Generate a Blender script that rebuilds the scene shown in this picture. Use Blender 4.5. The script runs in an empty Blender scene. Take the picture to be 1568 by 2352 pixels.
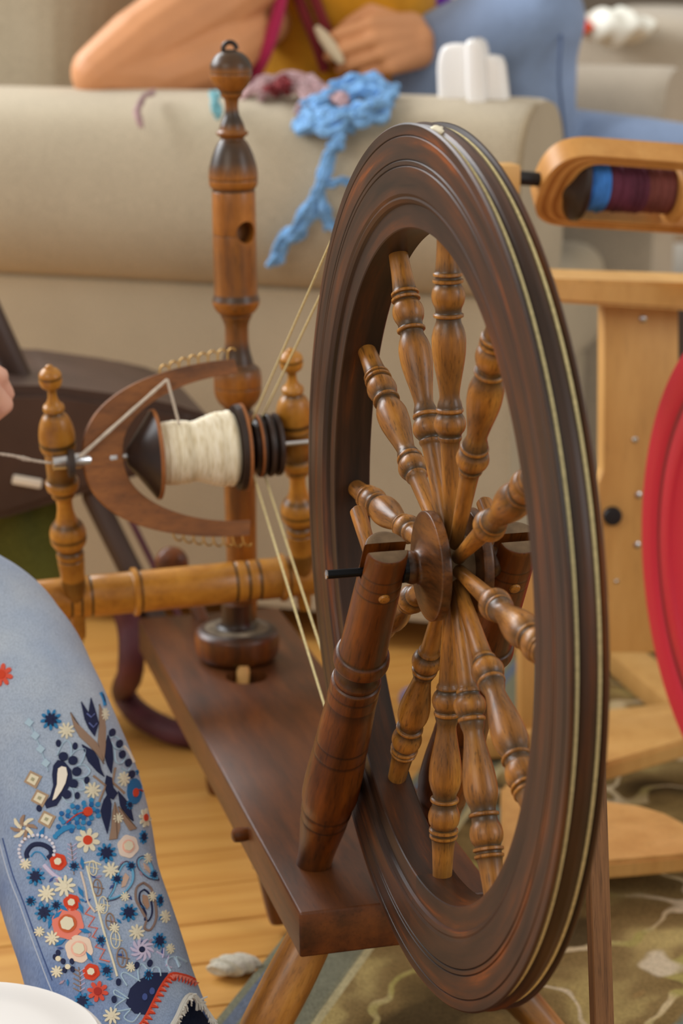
import bpy, bmesh, math, random
from mathutils import Vector, Matrix
from mathutils.bvhtree import BVHTree
from mathutils.geometry import delaunay_2d_cdt
from math import sin, cos, pi, radians, sqrt, exp
random.seed(7)
S = bpy.context.scene
COL = S.collection
H = 0.52                                    # height of the drive wheel's axle above the floor

# ------------------------------------------------------------------ camera
CAM = Vector((-0.39872, -1.31441, 0.41404 + H))
YAW, PITCH, FPX = -0.25863, 0.26652, 4800.0
fw = Vector((-sin(YAW) * cos(PITCH), cos(YAW) * cos(PITCH), -sin(PITCH)))
rt = Vector((cos(YAW), sin(YAW), 0))
up = rt.cross(fw)
cam = bpy.data.cameras.new('camera'); cam_o = bpy.data.objects.new('camera', cam); COL.objects.link(cam_o)
cam_o.matrix_world = Matrix(((rt.x, up.x, -fw.x, CAM.x), (rt.y, up.y, -fw.y, CAM.y), (rt.z, up.z, -fw.z, CAM.z), (0, 0, 0, 1)))
cam.sensor_fit = 'VERTICAL'; cam.sensor_height = 36.0; cam.lens = 36.0 * FPX / 2352.0
cam.clip_start = 0.05; cam.clip_end = 60
cam.dof.use_dof = True; cam.dof.focus_distance = 1.50; cam.dof.aperture_fstop = 6.3
S.camera = cam_o

def mpp(P): return (P - CAM).dot(fw) / FPX
def ray(px, py): return (fw * FPX + rt * (px - 784) - up * (py - 1176)).normalized()
def atX(px, py, X): d = ray(px, py); return CAM + d * ((X - CAM.x) / d.x)
def atY(px, py, Y): d = ray(px, py); return CAM + d * ((Y - CAM.y) / d.y)
def atZ(px, py, Z): d = ray(px, py); return CAM + d * ((Z - CAM.z) / d.z)
# sofa frame: A runs to the sofa's front, B runs along its length away from the near arm
SO = Vector((0.356, 1.27, 0)); SA = Vector((0.848, -0.530, 0)); SB = Vector((0.530, 0.848, 0))
def sofa(a, b, z): return SO + SA * a + SB * b + Vector((0, 0, z))
def atB(px, py, b):
    d = ray(px, py); return CAM + d * ((b - (CAM - SO).dot(SB)) / d.dot(SB))
def W(x, y, z): return Vector((x, y, z + H))   # wheel frame (origin on the axle) to world

# ------------------------------------------------------------------ world, lights, exposure
def lin(c):
    f = lambda v: v / 12.92 if v <= 0.04045 else ((v + 0.055) / 1.055) ** 2.4
    return tuple(f(v / 255.0) for v in c[:3]) + (1.0,)
wd = bpy.data.worlds.new('world'); S.world = wd; wd.use_nodes = True
wd.node_tree.nodes['Background'].inputs[0].default_value = (1.0, 0.92, 0.81, 1)
wd.node_tree.nodes['Background'].inputs[1].default_value = 0.54
def area(name, loc, target, sx, sy, energy, color):
    l = bpy.data.lights.new(name, 'AREA'); l.shape = 'RECTANGLE'; l.size = sx; l.size_y = sy; l.energy = energy; l.color = color
    o = bpy.data.objects.new(name, l); COL.objects.link(o); o.location = loc
    o.rotation_euler = (Vector(target) - Vector(loc)).to_track_quat('-Z', 'Y').to_euler(); return o
area('window_light_left', (-2.4, 2.3, 2.3), (0.2, 0.6, 0.5), 2.0, 1.5, 80, (0.92, 0.96, 1.0))
area('window_light_back', (-1.2, 3.6, 2.7), (0.2, 0.7, 0.4), 2.2, 1.3, 65, (0.94, 0.97, 1.0))
area('window_light_right', (2.6, -1.9, 1.9), (0.2, 0.3, 0.5), 1.0, 1.6, 22, (0.90, 0.95, 1.0))
area('fill_light_front', (-2.2, -1.6, 2.2), (0.0, 0.4, 0.4), 1.6, 1.4, 20, (1.0, 0.94, 0.84))  # added warm fill from the camera side, not a window
S.view_settings.view_transform = 'Standard'; S.view_settings.look = 'None'
S.view_settings.gamma = 1.0; S.view_settings.use_curve_mapping = False; S.view_settings.exposure = 0.24

# ------------------------------------------------------------------ materials
def mat(name, rough=0.6, spec=0.4, metal=0.0):
    m = bpy.data.materials.new(name); m.use_nodes = True
    nt = m.node_tree; b = nt.nodes['Principled BSDF']
    b.inputs['Roughness'].default_value = rough; b.inputs['Metallic'].default_value = metal
    b.inputs['Specular IOR Level'].default_value = spec
    return m, nt, b
def N(nt, t, **kw):
    n = nt.nodes.new(t)
    for k, v in kw.items():
        if k in n.inputs: n.inputs[k].default_value = v
        else: setattr(n, k, v)
    return n
def ramp(nt, src, stops, interp='LINEAR'):
    r = nt.nodes.new('ShaderNodeValToRGB'); r.color_ramp.interpolation = interp
    e = r.color_ramp.elements
    while len(e) < len(stops): e.new(0.5)
    for i, (p, c) in enumerate(stops): e[i].position = p; e[i].color = lin(c)
    nt.links.new(src, r.inputs[0]); return r.outputs[0]
def mix(nt, fac, a, b, mode='MIX'):
    m = nt.nodes.new('ShaderNodeMix'); m.data_type = 'RGBA'; m.blend_type = mode
    for k, v in ((0, fac), (6, a), (7, b)):
        if hasattr(v, 'is_linked') or hasattr(v, 'links'): nt.links.new(v, m.inputs[k])
        else: m.inputs[k].default_value = v
    return m.outputs[2]
def bump(nt, b, src, strength=0.2, dist=0.002):
    n = nt.nodes.new('ShaderNodeBump'); n.inputs['Strength'].default_value = strength; n.inputs['Distance'].default_value = dist
    nt.links.new(src, n.inputs['Height']); nt.links.new(n.outputs[0], b.inputs['Normal'])
def coords(nt, scale=(1, 1, 1), kind='Object'):
    c = nt.nodes.new('ShaderNodeTexCoord'); mp = nt.nodes.new('ShaderNodeMapping'); mp.inputs['Scale'].default_value = scale
    nt.links.new(c.outputs[kind], mp.inputs[0]); return mp.outputs[0]
def plain(name, c, rough=0.6, spec=0.4, metal=0.0, var=0.0, vs=40, bmp=0.0):
    m, nt, b = mat(name, rough, spec, metal)
    if var:
        n = N(nt, 'ShaderNodeTexNoise', Scale=vs, Detail=4.0); nt.links.new(coords(nt), n.inputs[0])
        a = tuple(max(0, v * (1 - var)) for v in c); d = tuple(min(255, v * (1 + var)) for v in c)
        nt.links.new(ramp(nt, n.outputs[0], ((0.3, a), (0.7, d))), b.inputs[0])
        if bmp: bump(nt, b, n.outputs[0], bmp)
    else: b.inputs[0].default_value = lin(c)
    return m
def wood(name, light, mid, dark, rough=0.38, grain=(70, 70, 7), stain=(38, 26, 18), blotch=9, fine=0.45, spec=0.4, dust=None, coat=0.0):
    """grain runs along local Z; the vertex layer 'stain' holds the black turner's lines and worn dark bands"""
    m, nt, b = mat(name, rough, spec)
    g = N(nt, 'ShaderNodeTexNoise', Scale=1.0, Detail=6.0, Roughness=0.65); nt.links.new(coords(nt, grain), g.inputs[0])
    c1 = ramp(nt, g.outputs[0], ((0.30, dark), (0.5, mid), (0.72, light)))
    bl = N(nt, 'ShaderNodeTexNoise', Scale=blotch, Detail=3.0); nt.links.new(coords(nt, (1, 1, 1)), bl.inputs[0])
    f2 = ramp(nt, bl.outputs[0], ((0.35, (0, 0, 0)), (0.7, (255, 255, 255))))
    mm = N(nt, 'ShaderNodeMath', operation='MULTIPLY'); nt.links.new(f2, mm.inputs[0]); mm.inputs[1].default_value = 0.5
    c2 = mix(nt, mm.outputs[0], c1, lin(dark))
    fg = N(nt, 'ShaderNodeTexNoise', Scale=1.0, Detail=3.0); nt.links.new(coords(nt, tuple(v * 9 for v in grain)), fg.inputs[0])
    f3 = ramp(nt, fg.outputs[0], ((0.55, (0, 0, 0)), (0.7, (255, 255, 255))))
    m3 = N(nt, 'ShaderNodeMath', operation='MULTIPLY'); nt.links.new(f3, m3.inputs[0]); m3.inputs[1].default_value = fine
    c3 = mix(nt, m3.outputs[0], c2, lin(tuple(v * 0.55 for v in dark)))
    at = N(nt, 'ShaderNodeAttribute', attribute_name='stain')
    ad = N(nt, 'ShaderNodeMath', operation='MULTIPLY_ADD'); nt.links.new(bl.outputs[0], ad.inputs[0]); ad.inputs[1].default_value = 0.9; ad.inputs[2].default_value = 0.55
    am = N(nt, 'ShaderNodeMath', operation='MULTIPLY', use_clamp=True); nt.links.new(at.outputs['Fac'], am.inputs[0]); nt.links.new(ad.outputs[0], am.inputs[1])
    c4 = mix(nt, am.outputs[0], c3, lin(stain))
    nt.links.new(c4, b.inputs[0]); bump(nt, b, fg.outputs[0], 0.06, 0.001)
    if coat: b.inputs['Coat Weight'].default_value = coat; b.inputs['Coat Roughness'].default_value = 0.25
    return m
def rim_wood(name):
    m, nt, b = mat(name, 0.42, 0.30)
    tc = nt.nodes.new('ShaderNodeTexCoord'); sp = nt.nodes.new('ShaderNodeSeparateXYZ'); nt.links.new(tc.outputs['Object'], sp.inputs[0])
    an = N(nt, 'ShaderNodeMath', operation='ARCTAN2'); nt.links.new(sp.outputs[1], an.inputs[0]); nt.links.new(sp.outputs[0], an.inputs[1])
    x2 = N(nt, 'ShaderNodeVectorMath', operation='LENGTH')
    cb0 = nt.nodes.new('ShaderNodeCombineXYZ'); nt.links.new(sp.outputs[0], cb0.inputs[0]); nt.links.new(sp.outputs[1], cb0.inputs[1]); nt.links.new(cb0.outputs[0], x2.inputs[0])
    cb = nt.nodes.new('ShaderNodeCombineXYZ')
    for i, (src, k) in enumerate(((x2.outputs['Value'], 64), (an.outputs[0], 1.3), (sp.outputs[2], 60))):
        mu = N(nt, 'ShaderNodeMath', operation='MULTIPLY'); nt.links.new(src, mu.inputs[0]); mu.inputs[1].default_value = k; nt.links.new(mu.outputs[0], cb.inputs[i])
    g = N(nt, 'ShaderNodeTexNoise', Scale=1.0, Detail=5.0, Roughness=0.6); nt.links.new(cb.outputs[0], g.inputs[0])
    c1 = ramp(nt, g.outputs[0], ((0.34, (38, 25, 17)), (0.5, (62, 39, 26)), (0.6, (86, 48, 24)), (0.72, (146, 74, 18))))
    at = N(nt, 'ShaderNodeAttribute', attribute_name='stain')
    c2 = mix(nt, at.outputs['Fac'], c1, lin((24, 17, 13)))
    nt.links.new(c2, b.inputs[0]); bump(nt, b, g.outputs[0], 0.05, 0.001)
    b.inputs['Coat Weight'].default_value = 0.06; b.inputs['Coat Roughness'].default_value = 0.2
    return m
def fabric(name, c, var=0.08, weave=900, rough=0.95, big=5):
    m, nt, b = mat(name, rough, 0.15)
    n = N(nt, 'ShaderNodeTexNoise', Scale=weave, Detail=2.0); nt.links.new(coords(nt), n.inputs[0])
    n2 = N(nt, 'ShaderNodeTexNoise', Scale=big, Detail=3.0); nt.links.new(coords(nt), n2.inputs[0])
    a = tuple(v * (1 - var) for v in c); d = tuple(min(255, v * (1 + var)) for v in c)
    c1 = ramp(nt, n2.outputs[0], ((0.3, a), (0.7, d)))
    c2 = mix(nt, 0.25, c1, ramp(nt, n.outputs[0], ((0.3, tuple(v * .6 for v in c)), (0.7, tuple(min(255, v * 1.3) for v in c)))))
    nt.links.new(c2, b.inputs[0]); bump(nt, b, n.outputs[0], 0.15, 0.002)
    b.inputs['Sheen Weight'].default_value = 0.15
    return m
M = {}
M['rim'] = rim_wood('dark_stained_rim_wood')
M['spoke'] = wood('worn_golden_brown_wood', (216, 152, 62), (170, 110, 42), (96, 60, 26), 0.34, (75, 75, 9), stain=(58, 44, 28), blotch=26, fine=0.6)
M['hub'] = wood('dark_hub_wood', (142, 88, 36), (96, 56, 24), (40, 24, 12), 0.34, (70, 12, 40), blotch=14)
M['endgrain'] = plain('dusty_end_grain', (112, 92, 70), 0.75, 0.2, var=0.12, vs=120)
M['dust'] = plain('dusty_wood', (126, 106, 82), 0.9, 0.1, var=0.15, vs=80, bmp=0.3)
M['post'] = wood('red_brown_post_wood', (150, 80, 16), (108, 56, 13), (50, 27, 10), 0.38, (55, 55, 6), stain=(36, 22, 12), blotch=14, coat=0.1)
M['plank'] = wood('dark_red_brown_plank_wood', (118, 66, 28), (92, 51, 24), (60, 36, 20), 0.38, (45, 6, 45), blotch=5, fine=0.3)
M['moa'] = wood('golden_maple_wood', (208, 148, 58), (186, 126, 42), (146, 92, 30), 0.34, (40, 40, 30), stain=(52, 36, 14), blotch=10, fine=0.25, coat=0.15)
M['distaff'] = wood('antique_brown_wood', (192, 122, 40), (158, 96, 30), (96, 58, 22), 0.36, (50, 50, 8), stain=(48, 37, 26), blotch=16, fine=0.4, coat=0.08)
M['flyer'] = wood('brown_flyer_wood', (176, 112, 56), (142, 88, 46), (92, 58, 36), 0.45, (14, 50, 50), blotch=12, fine=0.25)
M['bobbin'] = wood('black_brown_bobbin_wood', (62, 44, 36), (48, 34, 28), (34, 24, 20), 0.4, (30, 30, 30), fine=0.2)
M['edge'] = wood('bare_bobbin_edge_wood', (176, 112, 62), (158, 98, 54), (128, 80, 44), 0.45, (30, 30, 30), fine=0.2)
M['pine'] = wood('pale_pine_wood', (226, 180, 112), (212, 164, 96), (190, 140, 76), 0.5, (16, 16, 3), blotch=4, fine=0.12)
M['ply'] = wood('honey_plywood', (222, 168, 98), (208, 150, 80), (186, 128, 62), 0.45, (20, 20, 20), blotch=4, fine=0.12)
M['plydark'] = wood('dark_ply_layer', (190, 130, 66), (178, 118, 56), (160, 102, 46), 0.5, (20, 20, 20), fine=0.1)
M['red'] = plain('glossy_crimson_wood_stain', (186, 26, 46), 0.35, 0.5, var=0.06, vs=8)
M['redgroove'] = plain('dark_crimson_groove', (74, 14, 22), 0.5)
M['footman'] = wood('bare_oak_wood', (160, 116, 74), (138, 98, 62), (98, 68, 44), 0.6, (150, 150, 6), blotch=8, fine=0.5)
M['leg'] = wood('golden_leg_wood', (204, 144, 64), (176, 116, 46), (124, 78, 32), 0.32, (60, 60, 14), blotch=20, fine=0.35, coat=0.3)
M['steel'] = plain('bright_steel', (205, 205, 208), 0.22, 0.5, 1.0)
M['iron'] = plain('blackened_iron', (40, 42, 46), 0.32, 0.5, 0.9)
M['leather'] = plain('dark_leather', (62, 50, 44), 0.6, var=0.1)
M['brass'] = plain('brass_wire', (190, 150, 84), 0.3, 0.5, 1.0)
M['band'] = plain('waxed_cotton_cord', (214, 200, 150), 0.8, 0.2, var=0.08, vs=400)
M['knot'] = plain('white_cotton_tie', (238, 230, 206), 0.9, 0.1)
def wool_mat():
    m, nt, b = mat('cream_wool', 0.95, 0.1)
    n = N(nt, 'ShaderNodeTexNoise', Scale=1.0, Detail=3.0); nt.links.new(coords(nt, (70, 70, 700)), n.inputs[0])
    nt.links.new(ramp(nt, n.outputs[0], ((0.3, (226, 214, 184)), (0.5, (250, 243, 224)), (0.7, (255, 250, 236)))), b.inputs[0]); bump(nt, b, n.outputs[0], 0.5, 0.002); return m
M['wool'] = wool_mat()
M['yarn'] = plain('grey_white_yarn', (206, 194, 178), 0.95, 0.1, var=0.06, vs=300)
M['sofa'] = fabric('beige_sofa_cloth', (178, 165, 142), 0.05, 500)
M['seam'] = fabric('sofa_piping', (150, 134, 108), 0.05, 500)
M['seat'] = fabric('grey_beige_seat_cloth', (184, 172, 154), 0.05, 500)
M['skin'] = plain('skin', (212, 150, 104), 0.5, 0.35, var=0.04, vs=14)
M['skinpale'] = plain('pale_skin', (228, 178, 156), 0.48, 0.35, var=0.05, vs=20)
M['nail'] = plain('finger_nail', (226, 150, 150), 0.3, 0.5)
M['yellow'] = fabric('mustard_knit', (206, 142, 36), 0.16, 700, big=14)
M['magenta'] = fabric('magenta_trim_knit', (172, 44, 84), 0.08, 700)
M['maroon'] = fabric('maroon_knit', (120, 40, 44), 0.08, 700)
M['jean2'] = fabric('blue_jean_cloth', (136, 156, 190), 0.14, 900, big=9)
M['blueyarn'] = fabric('bright_blue_roving', (116, 162, 212), 0.2, 300, big=60)
M['mauve'] = fabric('mauve_roving', (168, 138, 140), 0.14, 300, big=40)
M['teal'] = fabric('teal_roving', (120, 176, 186), 0.1, 300, big=40)
M['white'] = plain('white_plastic', (244, 242, 240), 0.28, 0.5)
M['purpleyarn'] = plain('plum_wound_yarn', (92, 46, 62), 0.85, 0.2, var=0.14, vs=60, bmp=0.3)
M['brownyarn'] = plain('brown_plum_wound_yarn', (112, 62, 56), 0.85, 0.2, var=0.12, vs=60, bmp=0.3)
M['bluewound'] = plain('blue_wound_yarn', (64, 122, 196), 0.85, 0.2, var=0.14, vs=60, bmp=0.3)
M['black'] = plain('black_rubber', (26, 24, 26), 0.5)
M['choc'] = plain('dark_brown_leather', (74, 56, 48), 0.42, 0.4, var=0.1, vs=12)
M['olive'] = fabric('olive_cloth', (92, 96, 44), 0.2, 300)
M['plum'] = plain('plum_strap', (88, 48, 58), 0.6, var=0.1)
M['purple'] = fabric('violet_yarn', (98, 40, 150), 0.1, 300)
M['orange'] = plain('orange_red_paper', (232, 76, 36), 0.4)
M['foil'] = plain('white_wrapper', (238, 236, 224), 0.3, 0.5)
M['wall'] = plain('warm_grey_wall_paint', (120, 110, 98), 0.9, 0.2, var=0.03, vs=3)
M['greytuft'] = fabric('grey_wool', (196, 190, 172), 0.1, 300)
def planks_mat():
    m, nt, b = mat('honey_floor_boards', 0.38, 0.4)
    oi = nt.nodes.new('ShaderNodeObjectInfo')
    c = nt.nodes.new('ShaderNodeTexCoord'); ad = N(nt, 'ShaderNodeVectorMath', operation='ADD'); nt.links.new(c.outputs['Object'], ad.inputs[0])
    mu = N(nt, 'ShaderNodeVectorMath', operation='SCALE'); mu.inputs['Scale'].default_value = 9.0; nt.links.new(oi.outputs['Location'], mu.inputs[0]); nt.links.new(mu.outputs[0], ad.inputs[1])
    mp = nt.nodes.new('ShaderNodeMapping'); mp.inputs['Scale'].default_value = (3, 45, 45); nt.links.new(ad.outputs[0], mp.inputs[0])
    g = N(nt, 'ShaderNodeTexNoise', Scale=1.0, Detail=5.0); nt.links.new(mp.outputs[0], g.inputs[0])
    c1 = ramp(nt, g.outputs[0], ((0.3, (196, 138, 66)), (0.55, (212, 158, 82)), (0.75, (220, 168, 92))))
    nt.links.new(c1, b.inputs[0]); return m
M['floor'] = planks_mat()
def rug_mat():
    m, nt, b = mat('floral_rug_pile', 0.95, 0.1)
    co = coords(nt)
    wn = N(nt, 'ShaderNodeTexNoise', Scale=9.0, Detail=2.0); nt.links.new(co, wn.inputs[0])
    off = N(nt, 'ShaderNodeVectorMath', operation='MULTIPLY_ADD'); nt.links.new(wn.outputs['Color'], off.inputs[0])
    off.inputs[1].default_value = (0.16, 0.16, 0); nt.links.new(co, off.inputs[2])
    n1 = N(nt, 'ShaderNodeTexNoise', Scale=9.0, Detail=1.0); nt.links.new(off.outputs[0], n1.inputs[0])
    base = ramp(nt, n1.outputs[0], ((0.34, (92, 76, 48)), (0.45, (140, 116, 72)), (0.56, (152, 128, 82)), (0.66, (190, 168, 108))))
    n2 = N(nt, 'ShaderNodeTexNoise', Scale=8.5, Detail=0.6); nt.links.new(off.outputs[0], n2.inputs[0])
    vine = ramp(nt, n2.outputs[0], ((0.472, (0, 0, 0)), (0.484, (255, 255, 255)), (0.516, (255, 255, 255)), (0.528, (0, 0, 0))))
    vcol = ramp(nt, wn.outputs[0], ((0.38, (232, 214, 180)), (0.5, (214, 192, 146)), (0.6, (178, 164, 96))))
    c1 = mix(nt, vine, base, vcol)
    vo = N(nt, 'ShaderNodeTexVoronoi', Scale=9.5); nt.links.new(off.outputs[0], vo.inputs[0])
    blob = ramp(nt, vo.outputs['Distance'], ((0.20, (255, 255, 255)), (0.28, (0, 0, 0))))
    bc = ramp(nt, vo.outputs['Color'], ((0.2, (220, 204, 172)), (0.4, (150, 70, 56)), (0.55, (196, 152, 92)), (0.7, (52, 44, 46)), (0.85, (122, 132, 120))), 'CONSTANT')
    c2 = mix(nt, blob, c1, bc)
    # woven border: distance from the edge along local X
    sp = nt.nodes.new('ShaderNodeSeparateXYZ'); nt.links.new(co, sp.inputs[0])
    bd = ramp(nt, sp.outputs[0], ((0.0, (134, 134, 112)), (0.007, (112, 122, 138)), (0.018, (134, 134, 112)), (0.075, (140, 138, 112)), (0.079, (196, 184, 140)), (0.09, (0, 0, 0))), 'CONSTANT')
    fac = ramp(nt, sp.outputs[0], ((0.0, (255, 255, 255)), (0.088, (255, 255, 255)), (0.089, (0, 0, 0))), 'CONSTANT')
    c3 = mix(nt, fac, c2, bd)
    pn = N(nt, 'ShaderNodeTexNoise', Scale=420.0, Detail=2.0); nt.links.new(co, pn.inputs[0])
    c4 = mix(nt, 0.35, c3, ramp(nt, pn.outputs[0], ((0.35, (110, 110, 110)), (0.65, (255, 255, 255)))), 'MULTIPLY')
    nt.links.new(c4, b.inputs[0]); bump(nt, b, pn.outputs[0], 0.5, 0.004); return m
M['rug'] = rug_mat()
def denim_mat():
    m, nt, b = mat('washed_denim', 0.85, 0.15)
    at = N(nt, 'ShaderNodeAttribute', attribute_name='stain')
    n = N(nt, 'ShaderNodeTexNoise', Scale=1.0, Detail=3.0); nt.links.new(coords(nt, (900, 900, 160)), n.inputs[0])
    n2 = N(nt, 'ShaderNodeTexNoise', Scale=22.0, Detail=4.0); nt.links.new(coords(nt), n2.inputs[0])
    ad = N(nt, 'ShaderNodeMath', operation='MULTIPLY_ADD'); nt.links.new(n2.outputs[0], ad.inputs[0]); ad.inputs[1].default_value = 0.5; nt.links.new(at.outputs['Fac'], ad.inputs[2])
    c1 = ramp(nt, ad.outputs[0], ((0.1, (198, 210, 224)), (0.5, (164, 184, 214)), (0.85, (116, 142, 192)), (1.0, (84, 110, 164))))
    c2 = mix(nt, 0.4, c1, ramp(nt, n.outputs[0], ((0.36, (176, 178, 190)), (0.6, (255, 255, 255)))), 'MULTIPLY')
    nt.links.new(c2, b.inputs[0]); bump(nt, b, n.outputs[0], 0.2, 0.001); return m
M['denim'] = denim_mat()
THREAD = {}
def thread(c):
    if c not in THREAD: THREAD[c] = plain('thread_%02x%02x%02x' % c, c, 0.75, 0.25)
    return THREAD[c]

# ------------------------------------------------------------------ object helpers
WM = {}
def obj(name, me, m=None, parent=None, X=None, sharp=35, smooth=True):
    """links ONE mesh object; X is its world matrix, mesh coordinates are local to X"""
    if isinstance(me, bmesh.types.BMesh):
        bm = me; bmesh.ops.recalc_face_normals(bm, faces=bm.faces); me = bpy.data.meshes.new(name); bm.to_mesh(me); bm.free()
    o = bpy.data.objects.new(name, me); COL.objects.link(o)
    X = X.copy() if X else Matrix()
    if m:
        for k in (m if isinstance(m, (list, tuple)) else [m]): me.materials.append(k)
    if smooth and len(me.polygons):
        me.polygons.foreach_set('use_smooth', [True] * len(me.polygons)); me.set_sharp_from_angle(angle=radians(sharp))
    if parent: o.parent = parent; o.matrix_local = WM[parent.name].inverted() @ X
    else: o.matrix_world = X
    WM[o.name] = X; return o
def empty(name, loc):
    o = bpy.data.objects.new(name, None); COL.objects.link(o); o.empty_display_size = 0.05
    X = Matrix.Translation(loc); o.matrix_world = X; WM[o.name] = X; return o
def tag(o, label, cat, group=None):
    o['label'] = label; o['category'] = cat
    if group: o['group'] = group
    return o
def frame(p, z, xh=Vector((1, 0, 0))):
    z = z.normalized(); y = z.cross(xh)
    if y.length < 1e-4: y = z.cross(Vector((0, 1, 0)))
    y.normalize(); x = y.cross(z)
    return Matrix(((x.x, y.x, z.x, p.x), (x.y, y.y, z.y, p.y), (x.z, y.z, z.z, p.z), (0, 0, 0, 1)))
def pchip(t, v, q):
    n = len(t); h = [t[i + 1] - t[i] for i in range(n - 1)]; d = [(v[i + 1] - v[i]) / h[i] for i in range(n - 1)]
    m = [d[0]] + [0 if d[i - 1] * d[i] <= 0 else 2 * d[i - 1] * d[i] / (d[i - 1] + d[i]) for i in range(1, n - 1)] + [d[-1]]
    out = []; i = 0
    for x in q:
        while i < n - 2 and x > t[i + 1]: i += 1
        s = (x - t[i]) / h[i]; s2 = s * s; s3 = s2 * s
        out.append((2 * s3 - 3 * s2 + 1) * v[i] + (s3 - 2 * s2 + s) * h[i] * m[i] + (-2 * s3 + 3 * s2) * v[i + 1] + (s3 - s2) * h[i] * m[i + 1])
    return out
def lathe(prof, seg=40, sub=4, cap=True):
    """prof: (s, r[, stain]) along local Z"""
    P = [(p[0], p[1], p[2] if len(p) > 2 else 0.0) for p in prof]
    Q = [P[0]]
    for p in P[1:]:
        if abs(p[0] - Q[-1][0]) + abs(p[1] - Q[-1][1]) > 1e-6: Q.append(p)
    P = Q; n = len(P)
    if sub > 1:
        t = [0.0]
        for i in range(1, n): t.append(t[-1] + math.hypot(P[i][0] - P[i - 1][0], P[i][1] - P[i - 1][1]) + 1e-6)
        q = [t[i] + (t[i + 1] - t[i]) * k / sub for i in range(n - 1) for k in range(sub)] + [t[-1]]
        P = list(zip(pchip(t, [p[0] for p in P], q), pchip(t, [p[1] for p in P], q), pchip(t, [p[2] for p in P], q)))
    bm = bmesh.new(); lay = bm.verts.layers.float.new('stain'); rings = []
    for s, r, k in P:
        ring = []
        for i in range(seg):
            a = 2 * pi * i / seg; v = bm.verts.new((r * cos(a), r * sin(a), s)); v[lay] = k; ring.append(v)
        rings.append(ring)
    for a, b in zip(rings, rings[1:]):
        for i in range(seg): bm.faces.new((a[i], a[(i + 1) % seg], b[(i + 1) % seg], b[i]))
    if cap:
        bm.faces.new(rings[0][::-1]); bm.faces.new(rings[-1])
    return bm
def loft_ring(prof, seg=160):
    """closed cross-section (z, r, stain) swept round local Z"""
    bm = bmesh.new(); lay = bm.verts.layers.float.new('stain'); rings = []
    for i in range(seg):
        a = 2 * pi * i / seg; ring = []
        for p in prof:
            v = bm.verts.new((p[1] * cos(a), p[1] * sin(a), p[0])); v[lay] = p[2] if len(p) > 2 else 0; ring.append(v)
        rings.append(ring)
    n = len(prof)
    for i in range(seg):
        a, b = rings[i], rings[(i + 1) % seg]
        for k in range(n): bm.faces.new((a[k], b[k], b[(k + 1) % n], a[(k + 1) % n]))
    return bm
def px_lathe(pts, Y0, Y1=None, X0=None):
    """pts: (cx, cy, half width in px[, stain]) read off the turned piece, on the plane Y (sloping to Y1) or X0 -> matrix, profile"""
    Y1 = Y0 if Y1 is None else Y1
    ya, yb = pts[0][1], pts[-1][1]; Q = []
    for p in pts:
        f = (p[1] - ya) / (yb - ya); P = atX(p[0], p[1], X0) if X0 is not None else atY(p[0], p[1], Y0 + (Y1 - Y0) * f)
        Q.append((P, p[2] * mpp(P), p[3] if len(p) > 3 else 0))
    ax = (Q[-1][0] - Q[0][0]).normalized()
    return frame(Q[0][0], ax), [((P - Q[0][0]).dot(ax), r, k) for P, r, k in Q]
def box(bm, sx, sy, sz, c=(0, 0, 0), bev=0.0, seg=2, X=None):
    r = bmesh.ops.create_cube(bm, size=1.0)['verts']
    for v in r: v.co = Vector((v.co.x * sx + c[0], v.co.y * sy + c[1], v.co.z * sz + c[2]))
    if bev:
        es = list({e for v in r for e in v.link_edges})
        g = bmesh.ops.bevel(bm, geom=es, offset=bev, segments=seg, profile=0.5, affect='EDGES'); r = [v for v in g['verts']] + [v for v in r if v.is_valid]
    if X:
        for v in set(r): v.co = X @ v.co
    return bm
def catmull(pts, k=6):
    out = []; n = len(pts)
    for i in range(n - 1):
        p0, p1, p2, p3 = pts[max(i - 1, 0)], pts[i], pts[i + 1], pts[min(i + 2, n - 1)]
        for j in range(k):
            t = j / k
            out.append(0.5 * ((2 * p1) + (p2 - p0) * t + (2 * p0 - 5 * p1 + 4 * p2 - p3) * t * t + (3 * p1 - p0 - 3 * p2 + p3) * t ** 3))
    out.append(pts[-1]); return out
def tube(bm, pts, r, seg=8, closed=False, cap=True):
    n = len(pts); rs = r if isinstance(r, (list, tuple)) else [r] * n; rings = []; ref = None
    for i, p in enumerate(pts):
        t = (pts[(i + 1) % n] - pts[i - 1]) if closed else (pts[min(i + 1, n - 1)] - pts[max(i - 1, 0)])
        t.normalize()
        if ref is None: ref = t.orthogonal().normalized()
        ref = (ref - t * ref.dot(t)).normalized(); b = t.cross(ref)
        rings.append([bm.verts.new(p + (ref * cos(2 * pi * k / seg) + b * sin(2 * pi * k / seg)) * rs[i]) for k in range(seg)])
    m = n if closed else n - 1
    for i in range(m):
        a, c = rings[i], rings[(i + 1) % n]
        for k in range(seg): bm.faces.new((a[k], a[(k + 1) % seg], c[(k + 1) % seg], c[k]))
    if not closed and cap: bm.faces.new(rings[0][::-1]); bm.faces.new(rings[-1])
    return bm
def prism(poly, thick):
    """flat polygon (list of Vector) given thickness along vector thick, edges softened"""
    bm = bmesh.new(); a = [bm.verts.new(p) for p in poly]; b = [bm.verts.new(p + thick) for p in poly]
    bm.faces.new(a); bm.faces.new(b[::-1]); n = len(poly)
    for i in range(n): bm.faces.new((a[i], b[i], b[(i + 1) % n], a[(i + 1) % n]))
    bmesh.ops.recalc_face_normals(bm, faces=bm.faces); return bm
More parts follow.
